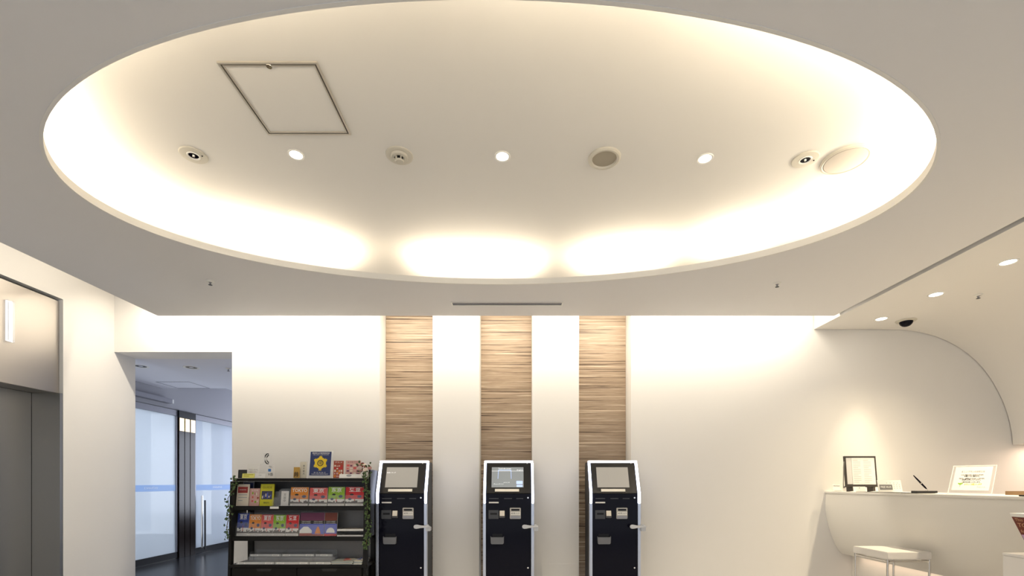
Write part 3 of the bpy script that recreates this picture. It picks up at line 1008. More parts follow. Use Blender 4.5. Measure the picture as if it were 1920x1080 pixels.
# --- lower shelf, slim guide brochures
LY = 4.58
for x0, x1, py0, col, title, what in ((444.5, 466, 963, 'blue', '東京', 'blue leaflet with white kanji title'), (466.5, 489, 965, 'orange', 'TOKYO', 'orange leaflet with white TOKYO title'),
                                      (489.5, 511.5, 965.5, 'pink', '東京', 'pink-red leaflet with white kanji title'), (512, 535, 966, 'green', '东京', 'green leaflet with white characters'),
                                      (536, 559.5, 966, 'red', '도쿄', 'red leaflet with white hangul title')):
    o, w, h, y = card('slim_leaflet', 'slim ' + what + ' on the lower shelf', 'leaflet', x0, x1, py0, 1006, LY, PAPER, t=0.012, group='slim guide leaflets')
    tokyo_cover(o, w, h, y, col, title, False)
    holder(x0, x1, py0 - 2, 1006, LY + 0.012, 'clear acrylic holder of the slim ' + what, depth=0.032)
for x0, x1, col, motif, what in ((562, 585, 'sky', 'peak', 'leaflet with a white snowy peak'), (585, 607.5, 'sky', 'pagoda', 'leaflet with an orange pagoda'), (608.5, 631.5, 'sky', 'dome', 'leaflet with a white arch, last in the row')):
    o, w, h, y = card('slim_leaflet', 'purple and blue ' + what + ' on the lower shelf', 'leaflet', x0, x1, 962, 1006, LY, PAPER, t=0.012, group='purple and blue leaflets')
    flat('colour_field', rect(-w, w, h * 0.52, h), ink('purple' if motif != 'dome' else 'brown'), o, y)
    flat('colour_field', rect(-w, w, 0, h * 0.52), ink('sky'), o, y)
    flat('title_band', rect(-w, w, h * 0.52, h * 0.66), INK, o, y - 0.0003)
    text('TOKYO HANDY', h * 0.06, WHITEINK, o, 0, y - 0.001, h * 0.62, width=w * 1.5)
    text('MAP & GUIDE', h * 0.05, WHITEINK, o, 0, y - 0.001, h * 0.55, width=w * 1.5)
    if motif == 'peak':
        flat('mountain_print', [(-w, h * 0.12), (-w, h * 0.24), (-w * 0.35, h * 0.40), (w * 0.35, h * 0.40), (w, h * 0.24), (w, h * 0.12)], WHITEINK, o, y - 0.0004)
        flat('foot_print', rect(-w, w, 0, h * 0.12), ink('rust'), o, y - 0.0004)
    elif motif == 'pagoda':
        flat('pagoda_print', [(-w * 0.5, h * 0.1), (w * 0.5, h * 0.1), (w * 0.3, h * 0.28), (0.1 * w, h * 0.4), (-0.1 * w, h * 0.4), (-w * 0.3, h * 0.28)], ink('orange'), o, y - 0.0004)
        flat('foot_print', rect(-w, w, 0, h * 0.08), ink('rust'), o, y - 0.0004)
    else:
        flat('arch_print', [(-w * 0.7, h * 0.14)] + [(w * 0.7 * math.cos(PI - PI * k / 10), h * 0.14 + h * 0.22 * math.sin(PI * k / 10)) for k in range(11)] + [(w * 0.7, h * 0.14)], WHITEINK, o, y - 0.0004)
        flat('foot_print', rect(-w, w, 0, h * 0.10), ink('red'), o, y - 0.0004)
    holder(x0, x1, 961, 1006, LY + 0.012, 'clear holder of the ' + what.replace('leaflet with', 'lower leaflet showing'), depth=0.032, frac=0.45)

# --- middle shelf, mixed leaflets
o, w, h, y = card('leaflet', 'cream leaflet with a brick-red block on the middle shelf', 'leaflet', 443, 466, 908, 950, MY - 0.03, mat('cream_paper', CLR['cream'], 0.7), t=0.008)
flat('colour_block', rect(-w * 0.85, w * 0.75, h * 0.60, h * 0.88), mat('ink_brick', srgb(164, 60, 54), 0.6), o, y)
text('INFORMATION', h * 0.06, WHITEINK, o, -0.003, y - 0.0008, h * 0.74, width=w * 1.1)
for zz in (0.5, 0.38, 0.24):
    flat('caption_print', rect(-w * 0.7, w * (0.7 if zz > 0.3 else 0.0), h * zz, h * zz + 0.006), GREYINK, o, y)
o, w, h, y = card('menu_tablet', 'dark framed card standing behind the cream leaflet', 'card', 453, 474, 903, 948, MY + 0.06, mat('tablet_grey', (0.30, 0.30, 0.33), 0.5), t=0.006)
flat('dark_sheet', rect(-w * 0.85, w * 0.85, h * 0.25, h * 0.94), ink('navy'), o, y)
o, w, h, y = card('leaflet', 'pink floral leaflet between cream and yellow leaflets', 'leaflet', 467.5, 486, 916, 950, MY - 0.02, mat('ink_rosy', CLR['rosy'], 0.65), t=0.008)
rnd = random.Random(3)
for k in range(9):
    flat('flower_print', oval(rnd.uniform(-w * 0.7, w * 0.7), rnd.uniform(h * 0.2, h * 0.75), w * rnd.uniform(0.12, 0.22), h * rnd.uniform(0.04, 0.08), 10),
         ink(rnd.choice(['pink', 'rust', 'green', 'cream'])), o, y - 0.0001 * k)
text('お花見', h * 0.11, WHITEINK, o, 0, y - 0.002, h * 0.88, width=w * 1.3)
o, w, h, y = card('leaflet', 'tall yellow leaflet with a dark photo on the middle shelf', 'leaflet', 488, 513, 908, 950, MY - 0.01, ink('yellow'), t=0.016)
flat('photo_print', rect(-w * 0.80, w * 0.80, h * 0.30, h * 0.68), mat('ink_photo', srgb(60, 62, 88), 0.5), o, y)
for k in range(6):
    flat('photo_detail', rect(-w * 0.7 + w * 0.24 * k, -w * 0.55 + w * 0.24 * k, h * (0.34 + 0.04 * (k % 3)), h * (0.46 + 0.05 * (k % 4))), ink('sky') if k % 2 else ink('cream'), o, y - 0.0004)
text('GUIDE', h * 0.13, mat('ink_olive', srgb(120, 110, 20), 0.6), o, 0, y - 0.001, h * 0.84, width=w * 1.4)
text('無料', h * 0.09, INK, o, 0, y - 0.001, h * 0.14, width=w * 0.9)
holder(514, 524, 922, 950, MY, 'empty narrow clear holder beside the yellow leaflet', depth=0.04)
tag(box('shelf_label', (-0.042, 0.042, -0.002, 0, -0.011, 0.011), LABELW, None, loc=(P(514, 950, 4.505).x, 4.5095, 0.960)), 'small white label on the middle shelf edge', 'label')
o, w, h, y = card('leaflet', 'narrow white card with black characters in a clear pocket', 'leaflet', 526.5, 540.5, 921, 949, MY, PAPER, t=0.006)
text('文', h * 0.20, INK, o, 0, y - 0.0008, h * 0.74)
text('図', h * 0.18, INK, o, 0, y - 0.0008, h * 0.54)
text('中', h * 0.20, INK, o, 0, y - 0.0008, h * 0.34)
holder(524.5, 543, 917, 950, MY + 0.004, 'clear acrylic pocket of the narrow white card', depth=0.03, frac=0.9)

# --- top shelf
TY = 4.60
PT = 897
o, w, h, y = card('sign_card', 'small black framed card at the doorway end of the top shelf', 'card', 447, 466, 881, PT, TY + 0.03, BLACKPL, lean=0.1, t=0.008)
flat('dark_sheet', rect(-w * 0.85, w * 0.85, h * 0.1, h * 0.9), mat('ink_charcoal', (0.03, 0.03, 0.03), 0.5), o, y)
o, w, h, y = card('sign_card', 'small pale yellow card in front on the top shelf', 'card', 454, 477, 888, PT, TY - 0.04, mat('ink_lemon', srgb(232, 228, 120), 0.6), lean=0.2, t=0.003)
for k in range(2):
    flat('caption_print', rect(-w * 0.8, w * 0.8 - k * 0.04, h * (0.68 - 0.35 * k), h * (0.82 - 0.35 * k)), mat('ink_olive2', srgb(170, 160, 60), 0.6), o, y)
o, w, h, y = card('sign_card', 'white notice card with black text behind the yellow card', 'card', 463, 485, 869.5, PT, TY - 0.005, PAPER, lean=0.1, t=0.003)
text('フロントへ', h * 0.16, INK, o, 0, y - 0.0008, h * 0.56, width=w * 1.6)
text('お電話ください', h * 0.09, mat('ink_rust2', srgb(120, 60, 50), 0.6), o, 0, y - 0.0008, h * 0.42, width=w * 1.5)
o, w, h, y = card('sign_card', 'small plain white card on the top shelf under the phone sign', 'card', 478, 497, 888, PT, TY - 0.04, PAPER, lean=0.2, t=0.003)
text('内線', h * 0.3, GREYINK, o, 0, y - 0.0008, h * 0.6)
t = thing('phone_sign', 'clear acrylic sign with a black outlined telephone handset', 'sign', (P(499, 0, TY + 0.05).x, TY + 0.05, 1.2422))
w, h = (512 - 478) / 2 / 191, (897 - 850) / 189
box('acrylic_plate', (-w, w, -0.003, 0, 0.0, h * 0.58), CLEAR, t)
box('icon_plate', (-0.03, 0.042, -0.003, 0, h * 0.582, h), CLEAR, t)
box('base_foot', (-w, w, -0.03, 0.03, 0, 0.003), CLEARW, t)
cx, cz = 0.004, h * 0.78
hand = []
for a in range(0, 181, 15):
    r_ = math.radians(90 + a)
    hand.append((cx + 0.012 + 0.022 * math.cos(r_), -0.006, cz + 0.044 * math.sin(r_)))
outer = [(cx + 0.020, 0.050), (cx + 0.006, 0.048), (cx - 0.010, 0.030), (cx - 0.014, 0.0), (cx - 0.010, -0.030), (cx + 0.006, -0.048), (cx + 0.020, -0.050)]
inner = [(cx + 0.022, -0.034), (cx + 0.010, -0.026), (cx + 0.002, 0.0), (cx + 0.010, 0.026), (cx + 0.022, 0.034)]
loop = [(x_, -0.0045, cz + z_) for x_, z_ in outer + inner]
loop.append(loop[0])
tube('handset_outline', loop, 0.0052, INK, t, n=6)
flat('blue_patch', rect(0.022, 0.050, h * 0.27, h * 0.38), mat('ink_cobalt', srgb(70, 130, 200), 0.5), t, -0.0031)
text('TEL', 0.022, INK, t, 0.045, -0.0036, h * 0.46)
text('9番', 0.034, INK, t, 0.046, -0.0036, h * 0.15)
o, w, h, y = card('leaflet', 'small golden photo leaflet on the top shelf beside the blue certificate', 'leaflet', 550.5, 561.5, 876, PT, TY - 0.02, mat('ink_amber', srgb(190, 150, 70), 0.6), lean=0.1)
for k in range(5):
    flat('photo_detail', rect(-w * 0.8 + w * 0.3 * k, -w * 0.5 + w * 0.3 * k, h * (0.1 + 0.06 * (k % 3)), h * (0.5 + 0.07 * (k % 2))), mat('ink_umber%d' % (k % 2), srgb(120 - 40 * (k % 2), 86 - 20 * (k % 2), 36), 0.6), o, y)
o, w, h, y = card('leaflet', 'pale leaflet with a column of dark characters next to the blue certificate', 'leaflet', 562, 574, 866, PT, TY + 0.01, mat('ink_paleleaf', srgb(214, 208, 190), 0.6), lean=0.1)
for k, ch in enumerate('東京観光'):
    text(ch, h * 0.13, INK, o, w * 0.25, y - 0.0008, h * (0.74 - 0.16 * k))
holder(553, 575, 866, PT, TY + 0.03, 'clear acrylic pocket with pale leaflets on the top shelf', lean=0.1, depth=0.02)

t = thing('certificate_stand', 'navy certificate with golden star emblem in a clear upright frame', 'sign', (P(599, 0, TY).x, TY, 1.2435), (-0.16, 0, 0))
w, h = 22.5 / 191, 52.5 / 189
box('clear_frame', (-w, w, 0.001, 0.005, 0.0, h), CLEARW, t)
sh_ = box('navy_sheet', (-w * 0.87, w * 0.87, -0.002, 0.0, h * 0.10, h * 0.955), ink('navy'), t)
text('優良防火対象物認定証', h * 0.060, WHITEINK, t, 0, -0.0028, h * 0.90, width=w * 1.45)
text('FIRE SAFETY CERTIFICATE', h * 0.035, WHITEINK, t, 0, -0.0028, h * 0.845, width=w * 1.3)
star = []
R = w * 0.66
for k in range(6):
    a = PI / 2 + k * PI / 3
    for da, rr in ((-0.26, 0.74), (-0.20, 0.90), (-0.09, 0.84), (0.0, 1.0), (0.09, 0.84), (0.20, 0.90), (0.26, 0.74)):
        star.append((R * rr * math.cos(a + da), h * 0.545 + R * rr * math.sin(a + da)))
flat('star_emblem', star, ink('gold'), t, -0.0022)
flat('emblem_disc', oval(0, h * 0.545, R * 0.40, R * 0.40, 28), INK, t, -0.0027)
flat('emblem_disc', oval(0, h * 0.545, R * 0.30, R * 0.30, 28), ink('gold'), t, -0.0032)
text('優', R * 0.5, INK, t, 0, -0.0038, h * 0.545)
text('認定番号', h * 0.032, ink('gold'), t, 0, -0.0028, h * 0.275)
text('東 京 消 防 庁', h * 0.040, WHITEINK, t, 0, -0.0028, h * 0.20, width=w * 1.0)
text('TOKYO FIRE DEPARTMENT', h * 0.042, WHITEINK, t, 0, -0.0028, h * 0.145, width=w * 1.4)

def busy_leaflet(label, x0, x1, py0, py1, Y, base, cols, seed, title):
    o, w, h, y = card('leaflet', label, 'leaflet', x0, x1, py0, py1, Y, mat('paper_' + base, CLR[base], 0.6), lean=0.1, t=0.004)
    rnd = random.Random(seed)
    k = 0
    for i in range(4):
        for j in range(5):
            x = -w * 0.85 + i * w * 0.44
            z = h * (0.06 + j * 0.15)
            flat('photo_patch', rect(x, x + w * rnd.uniform(0.22, 0.40), z, z + h * rnd.uniform(0.06, 0.13)), ink(rnd.choice(cols)), o, y)
    text(title, h * 0.10, WHITEINK if base == 'rust' else ink('purple'), o, 0, y - 0.0012, h * 0.90, width=w * 1.5)
busy_leaflet('rust-red food leaflet on the top shelf beside the navy certificate', 625, 643.5, 864, PT, TY, 'rust', ['cream', 'rosy', 'brown', 'red', 'orange'], 5, 'グルメ')
busy_leaflet('pale pink leaflet on the top shelf beside the flowers', 647.5, 676, 863.5, PT, TY, 'rosy', ['cream', 'rosy', 'purple', 'pink', 'cream'], 6, '女子旅プラン')
o, w, h, y = card('sign_card', 'low white card leaning before the pink leaflet on the top shelf', 'card', 636, 680, 889, PT, TY - 0.045, PAPER, lean=0.25, t=0.003)
flat('grey_oval_print', oval(-w * 0.18, h * 0.62, w * 0.22, h * 0.30), GREYINK, o, y)

# --- trays and magazines
MAGZ = RZ['base'][0]
def tray(label, x0, x1, y0, y1, z, tabs):
    t = thing('leaflet_tray', label, 'tray', ((x0 + x1) / 2, (y0 + y1) / 2, z), group='clear leaflet trays')
    w, d = (x1 - x0) / 2, (y1 - y0) / 2
    box('tray_base', (-w, w, -d, d, 0.0, 0.003), CLEARW, t)
    box('back_sheet', (-w, w, d - 0.003, d, 0.003, 0.05), CLEAR, t)
    box('front_lip', (-w, w, -d, -d + 0.003, 0.003, 0.022), CLEARW, t)
    for s in (-1, 1):
        a, b = sorted((s * w, s * (w - 0.003)))
        box('side_sheet', (a, b, -d + 0.003, d - 0.003, 0.003, 0.045), CLEAR, t)
    for k, xt in enumerate(tabs):
        tb = box('price_tab', (xt - 0.034, xt + 0.034, -d - 0.0035, -d - 0.0005, 0.003, 0.020), LABELW, t)
        text('LEAFLET', 0.010, INK, tb, xt, -d - 0.004, 0.0115, width=0.05)
xs = [(-2.66, -2.30), (-2.29, -1.97), (-1.96, -1.76)]
names = ['at the doorway end', 'in the middle', 'beside the magazines']
for i, (a, b) in enumerate(xs):
    tray('clear empty leaflet tray on the bottom shelf ' + names[i], a, b, 4.485, 4.60, MAGZ + 0.0005, [-(b - a) / 2 + 0.05, (b - a) / 2 - 0.05] if i < 2 else [0.0])
rs = box('tray_riser', (-0.40, 0.42, -0.065, 0.065, 0.0, 0.055), acrylic('riser_acrylic', (0.8, 0.82, 0.85), 0.25), None, loc=(-2.21, 4.675, MAGZ + 0.0005))
tag(rs, 'clear acrylic riser at the back of the bottom shelf', 'riser')
for i, (a, b) in enumerate(((-2.605, -2.30), (-2.29, -1.97), (-1.96, -1.79))):
    tray('clear leaflet tray on the riser ' + names[i], a, b, 4.615, 4.735, MAGZ + 0.057, [-(b - a) / 2 + 0.05, (b - a) / 2 - 0.05] if i < 2 else [0.0])
def magazines(label, x0, x1, y0, y1, z, n, cols, seed):
    t = thing('magazine_stack', label, 'magazines', ((x0 + x1) / 2, (y0 + y1) / 2, z), group='stacked magazines')
    w, d = (x1 - x0) / 2, (y1 - y0) / 2
    rnd = random.Random(seed)
    for k in range(n):
        dx, dy = rnd.uniform(-0.004, 0.004), rnd.uniform(-0.005, 0.003)
        mg = box('magazine', (-w + dx, w + dx, -d + dy, d + dy, k * 0.0075, k * 0.0075 + 0.007), mat('magazine_%d' % (k % 3), [srgb(170, 176, 172), srgb(196, 192, 180), srgb(150, 160, 160)][k % 3], 0.5), t)
    z1 = n * 0.0075
    for k in range(10):
        x = rnd.uniform(-w * 0.85, w * 0.5)
        yy = rnd.uniform(-d * 0.8, d * 0.6)
        box('cover_print', (x, x + w * rnd.uniform(0.2, 0.5), yy, yy + d * rnd.uniform(0.15, 0.4), z1, z1 + 0.0004 + 0.0001 * k), ink(rnd.choice(cols)), t)
magazines('low pile of pinkish magazines beside the clear trays', -1.75, -1.545, 4.475, 4.70, MAGZ + 0.0005, 4, ['rosy', 'rust', 'cream', 'pink'], 2)
magazines('low pile of greyish magazines at the machine end of the bottom shelf', -1.535, -1.455, 4.475, 4.70, MAGZ + 0.0005, 5, ['cream', 'sky', 'navy', 'yellow'], 4)
LZ = RZ['low'][0]
t = thing('leaflet_tray', 'clear double tray at the machine end of the lower shelf', 'tray', (-1.575, 4.60, LZ + 0.0005), group='clear leaflet trays')
for z_ in (0.0, 0.058):
    box('tray_base', (-0.135, 0.12, -0.08, 0.10, z_ + 0.0, z_ + 0.003), CLEARW, t)
    box('front_lip', (-0.135, 0.12, -0.083, -0.08, z_ + 0.0, z_ + 0.020), CLEARW, t)
    box('leaflet_sheet', (-0.12, 0.11, -0.07, 0.09, z_ + 0.003, z_ + 0.012), mat('grey_leaflets', srgb(176, 168, 156), 0.6), t)
for s in (-0.135, 0.117):
    box('side_sheet', (s, s + 0.003, -0.08, 0.10, 0.003, 0.085), CLEAR, t)

# --- ivy garland and flowers on the rack
LEAF = mat('ivy_green', srgb(62, 86, 42), 0.6, vary=0.35, bscale=40)
def garland(label, pts, n, seed, spread):
    t = thing('ivy_garland', label, 'garland', pts[0])
    p0 = Vector(pts[0])
    loc = [Vector(p) - p0 for p in pts]
    tube('vine', loc, 0.003, mat('vine_brown', (0.10, 0.08, 0.03), 0.8), t, n=6)
    bm = bmesh.new()
    rnd = random.Random(seed)
    for k in range(n):
        u = rnd.random() * (len(loc) - 1)
        i = min(int(u), len(loc) - 2)
        c = loc[i].lerp(loc[i + 1], u - i) + Vector((rnd.uniform(-spread, spread), rnd.uniform(-spread * 0.8, spread * 0.1), rnd.uniform(-0.02, 0.02)))
        s = rnd.uniform(0.014, 0.026)
        R_ = Matrix.Rotation(rnd.uniform(0, 2 * PI), 3, 'Y') @ Matrix.Rotation(rnd.uniform(-0.7, 0.7), 3, 'X') @ Matrix.Rotation(rnd.uniform(-0.7, 0.7), 3, 'Z')
        sh2 = [(0, -0.2, 0), (0.5, 0, 0.1), (0.45, 0, 0.55), (0.2, 0, 0.5), (0, 0.08, 1.1), (-0.2, 0, 0.5), (-0.45, 0, 0.55), (-0.5, 0, 0.1)]
        vs = [bm.verts.new(c + R_ @ (Vector(q) * s)) for q in sh2]
        m0 = bm.verts.new(c + R_ @ (Vector((0, -0.12, 0.4)) * s))
        for a in range(8):
            bm.faces.new((vs[a], vs[(a + 1) % 8], m0))
    fo = finish('foliage', bm, LEAF, t)
    fo['kind'] = 'stuff'
    return t
g = garland('ivy garland trailing down the machine-side post of the brochure rack', [(-1.40, 4.50, 1.30), (-1.415, 4.445, 1.20), (-1.39, 4.445, 1.05), (-1.40, 4.445, 0.92), (-1.375, 4.445, 0.80), (-1.40, 4.445, 0.68), (-1.41, 4.445, 0.58)], 150, 1, 0.03)
garland('ivy garland trailing down the doorway-side post of the brochure rack', [(-2.69, 4.49, 1.26), (-2.66, 4.49, 1.19), (-2.72, 4.45, 1.05), (-2.70, 4.45, 0.92), (-2.73, 4.45, 0.78), (-2.72, 4.45, 0.66)], 90, 9, 0.025)
fb = thing('artificial_flowers', 'little bunch of pale and dark red artificial flowers on the rack', 'flowers', (-1.465, 4.56, 1.2485))
tube('stem', [(0, 0, 0), (0.0, 0, 0.05), (0.01, 0, 0.10)], 0.004, LEAF, fb, n=6)
rnd = random.Random(12)
for k in range(11):
    c = Vector((rnd.uniform(-0.045, 0.055), rnd.uniform(-0.03, 0.03), rnd.uniform(0.06, 0.155)))
    r_ = rnd.uniform(0.018, 0.026)
    m_ = [mat('petal_cream', srgb(206, 190, 178), 0.7), mat('petal_red', srgb(120, 24, 28), 0.7), mat('petal_rose', srgb(186, 140, 136), 0.7)][k % 3]
    lathe('blossom', [(0.0, r_ * 0.4), (r_ * 0.35, r_ * 0.55), (r_ * 0.6, r_ * 0.3), (r_ * 0.9, r_ * 0.5), (r_, r_ * 0.1), (r_ * 0.6, -r_ * 0.5), (0.0, -r_ * 0.7)], m_, fb, n=9, loc=c, rot=(rnd.uniform(0.6, 1.6), 0, rnd.uniform(-0.8, 0.8)))
bm = bmesh.new()
for k in range(16):
    c = Vector((rnd.uniform(-0.05, 0.06), rnd.uniform(-0.03, 0.03), rnd.uniform(0.045, 0.14)))
    R_ = Matrix.Rotation(rnd.uniform(0, 2 * PI), 3, 'Y') @ Matrix.Rotation(rnd.uniform(-0.7, 0.7), 3, 'X')
    vs = [bm.verts.new(c + R_ @ Vector(q)) for q in ((0, 0, 0), (0.011, -0.003, 0.015), (0, 0, 0.034), (-0.011, -0.003, 0.015))]
    bm.faces.new(vs)
finish('foliage', bm, LEAF, fb)['kind'] = 'stuff'

# ================================================================== RECEPTION COUNTER
ct = thing('reception_counter', 'long white reception counter with a curved undercut front', 'counter', (3.34, 3.0, 0))
COUNT = mat('counter_white', (0.80, 0.775, 0.72), 0.45)
CT = 1.108
fr = [(0.0, CT - 0.022), (-0.006, 0.98), (-0.004, 0.90), (0.008, 0.81), (0.030, 0.725), (0.062, 0.63), (0.095, 0.545), (0.135, 0.475), (0.170, 0.438), (0.30, 0.438), (0.30, CT - 0.022)]
prism('front_panel', fr, 'y', -3.0, WALL - 3.001, COUNT, ct, smooth=True)
box('worktop', (-0.012, 0.60, -3.0, WALL - 3.001, CT - 0.0215, CT), COUNT, ct, bev=0.003)
box('plinth', (0.28, 0.55, -3.0, WALL - 3.001, 0.0, 0.437), COUNT, ct)

# items on the counter
def on_counter(px, X):
    Y = F * X / (px - 965)
    return (X, Y, CT + 0.0005)

x_, y_, z_ = on_counter(1570, 3.42)
t = thing('label_stand', 'tiny clear label stand at the wall end of the counter', 'label stand', (x_, y_, z_), (-0.2, 0, 0))
box('clear_plate', (-0.040, 0.040, 0.0, 0.003, 0.0, 0.075), CLEARW, t)
box('foot', (-0.040, 0.040, -0.028, 0.0, 0.0, 0.003), CLEARW, t)
text('FRONT', 0.018, INK, t, 0, -0.001, 0.056, width=0.066)
box('rule_line', (-0.034, 0.034, -0.0006, 0.0, 0.008, 0.012), GREYINK, t)

FR = mat('dark_brown_frame', (0.05, 0.042, 0.035), 0.5)
Yf = 4.72
c = P(1616, 0, Yf)
t = thing('menu_board', 'dark framed notice board with white pages on a small counter easel', 'notice board', (c.x, Yf, CT + 0.0068), (-0.10, 0, 0.0))
w, hb, ht_ = 0.158, 0.052, 0.355
box('backing', (-w, w, 0.0, 0.012, hb, ht_), FR, t)
for d in ((-w, w, hb, hb + 0.014), (-w, w, ht_ - 0.012, ht_), (-w, -w + 0.014, hb + 0.014, ht_ - 0.012), (w - 0.010, w, hb + 0.014, ht_ - 0.012)):
    box('frame_strip', (d[0], d[1], -0.008, 0.0, d[2], d[3]), FR, t)
box('side_page', (-w + 0.016, -w + 0.070, -0.003, -0.0002, hb + 0.018, ht_ - 0.016), mat('pale_grey_page', (0.66, 0.66, 0.64), 0.7), t)
pg = box('page', (-w + 0.072, w - 0.012, -0.004, -0.0002, hb + 0.012, ht_ - 0.016), PAPER, t)
for cx_ in (-0.028, 0.078):
    for k in range(13):
        ln_ = 0.075 if k % 4 else 0.05
        flat('text_line', rect(cx_ - 0.045, cx_ - 0.045 + ln_, ht_ - 0.045 - k * 0.0185, ht_ - 0.040 - k * 0.0185), mat('pale_ink', (0.55, 0.55, 0.53), 0.7), pg, -0.0042)
for xx in (-0.10, 0.0, 0.11):
    box('easel_foot', (xx - 0.012, xx + 0.012, -0.02, 0.06, 0.0, hb - 0.001), FR, t)
box('shelf_ledge', (-w, w, -0.025, 0.03, hb - 0.010, hb - 0.0005), FR, t)
tube('cord_loop', [(-w - 0.004, -0.004, 0.30), (-w - 0.016, -0.01, 0.24), (-w - 0.022, -0.01, 0.16), (-w - 0.026, -0.006, 0.08), (-w - 0.024, 0.0, 0.03)], 0.0045, mat('grey_cord', (0.20, 0.19, 0.17), 0.7), t, n=6)
for i, (px, X, w_, h_, lab) in enumerate(((1612, 3.40, 0.060, 0.053, 'small white card leaning before the dark framed notice board'), (1584, 3.44, 0.018, 0.05, 'tiny cream tag beside the dark framed notice board'))):
    x_, y_, z_ = on_counter(px, X)
    o = tag(box('sign_card', (-w_, w_, -0.003, 0, 0, h_), PAPER, None, loc=(x_, y_, z_), rot=(-0.2, 0, 0)), lab, 'card')
    lathe('printed_dot', [(0.0, -0.0006), (0.004, -0.0005)], INK, o, n=12, loc=(0, -0.0031, h_ * 0.75), rot=(-PI / 2, 0, 0), cap=False)
x_, y_, z_ = on_counter(1670, 3.56)
t = thing('price_board', 'white counter card with a grey panel and dotted figures', 'sign', (x_, y_, z_), (-0.22, 0, 0.0))
w, h = 0.112, 0.118
box('card_plate', (-w, w, -0.004, 0.0, 0.0, h), mat('bright_card', (0.72, 0.72, 0.69), 0.5), t)
box('strut', (-0.03, 0.03, 0.001, 0.05, 0.012, 0.016), LABELW, t)
flat('grey_panel', rect(-w + 0.012, 0.022, 0.024, 0.074), mat('panel_grey', (0.16, 0.16, 0.16), 0.6), t, -0.0042)
text('FREE Wi-Fi', 0.030, WHITEINK, t, -0.040, -0.0050, 0.049, width=0.098)
for r in range(4):
    for c_ in range(3 if r else 4):
        cx_ = (0.036 + c_ * 0.026) if r else (-0.03 + c_ * 0.034)
        flat('figure_mark', rect(cx_, cx_ + 0.007, 0.086 - r * 0.017, 0.093 - r * 0.017), GREYINK, t, -0.0042)
# writing mat and pen stand
t = tag(box('writing_mat', (-0.11, 0.11, -0.33, 0.31, 0.0, 0.003), mat('black_leather', (0.02, 0.02, 0.02), 0.5, bump=0.3, bscale=200), None, bev=0.001, loc=(3.47, 4.32, CT + 0.0005)),
        'thin black leather writing mat on the counter', 'mat')
Yp = 3.98
c = P(1733, 0, Yp)
t = thing('pen_stand', 'black pen slanting in a flat black base on the counter', 'pen stand', (c.x, Yp, CT + 0.004))
box('base_block', (-0.088, 0.088, -0.03, 0.03, 0.0, 0.019), mat('pen_base', (0.03, 0.03, 0.032), 0.3), t, bev=0.002)
lathe('socket', [(0.0, 0.036), (0.006, 0.034), (0.012, 0.019)], CHROME, t, n=16, loc=(0.022, 0, 0))
tip = Vector((0.022, 0, 0.032))
end = Vector((-0.075, 0.02, 0.150))
pts = [tip, tip.lerp(end, 0.12), tip.lerp(end, 0.40), tip.lerp(end, 0.75), end]
tube('pen_barrel', pts, [0.003, 0.0065, 0.007, 0.006, 0.0035], BLACKGL, t, n=12)
tube('pen_band', [tip.lerp(end, 0.42), tip.lerp(end, 0.46)], 0.0078, CHROME, t, n=12)
# acrylic notice frame facing the customers
Ya = 3.65
c = P(1817, 0, Ya)
t = thing('acrylic_notice', 'clear acrylic frame with a printed notice leaning on the counter', 'sign', (c.x, Ya, CT + 0.004), (0, 0, 0))
ld = empty('clear_frame', (0, 0, 0), (0, 0, 0))
ld.parent = t
ld.rotation_mode = 'XYZ'
A_ = math.radians(-58)
ld.matrix_local = Matrix.Rotation(A_, 4, 'Z') @ Matrix.Rotation(-0.55, 4, 'X')
w, h = 0.128, 0.262
box('back_sheet', (-w, w, 0.001, 0.004, 0, h), CLEAR, ld)
for d in ((-w, -w + 0.004, 0, h), (w - 0.004, w, 0, h), (-w + 0.004, w - 0.004, h - 0.004, h)):
    box('polished_edge', (d[0], d[1], -0.0045, 0.0045, d[2], d[3]), CLEARW, ld)
pg = box('notice_sheet', (-w + 0.020, w - 0.020, -0.0055, -0.0046, 0.030, h - 0.014), mat('bright_card', (0.72, 0.72, 0.69), 0.5), ld)
def nt_(body, size, m, z, wd, x=0.0):
    text(body, size * 1.15, m, ld, x, -0.0062, z, width=wd, bold=0.03)
nt_('新しいプランのお知らせ', 0.018, GREYINK, h - 0.062, 0.135)
nt_('いつもご利用いただき、ありがとうございます。', 0.012, INK, h - 0.092, 0.13)
nt_('お客様へのご案内です。', 0.012, INK, h - 0.104, 0.09)
nt_('館内では、お荷物のお預かりを行っております。', 0.012, INK, h - 0.126, 0.15)
nt_('お気軽にお申し付けください。', 0.012, INK, h - 0.138, 0.11)
nt_('ご協力をお願いいたします。', 0.012, INK, h - 0.158, 0.11)
nt_('よろしくお願いします', 0.016, ink('gold'), h - 0.178, 0.10, 0.012)
nt_('フロント', 0.012, GREYINK, h - 0.204, 0.05, 0.06)
GRN = mat('ink_leaf_green', srgb(130, 176, 40), 0.6)
for k, (dx, dz, a) in enumerate(((-0.008, 0.006, 0.7), (0.008, 0.006, -0.7), (0.0, 0.004, 0.0))):
    q = [(0.006 * math.cos(u) * 0.8, 0.010 * math.sin(u)) for u in [2 * PI * i / 10 for i in range(10)]]
    flat('sprout_print', [(-0.062 + dx + x * math.cos(a) - z * math.sin(a), h - 0.178 + dz + x * math.sin(a) + z * math.cos(a)) for x, z in q], GRN, ld, -0.0055 - 0.0003 * k)
flat('sprout_print', rect(-0.0635, -0.0605, h - 0.200, h - 0.176), GRN, ld, -0.0052)
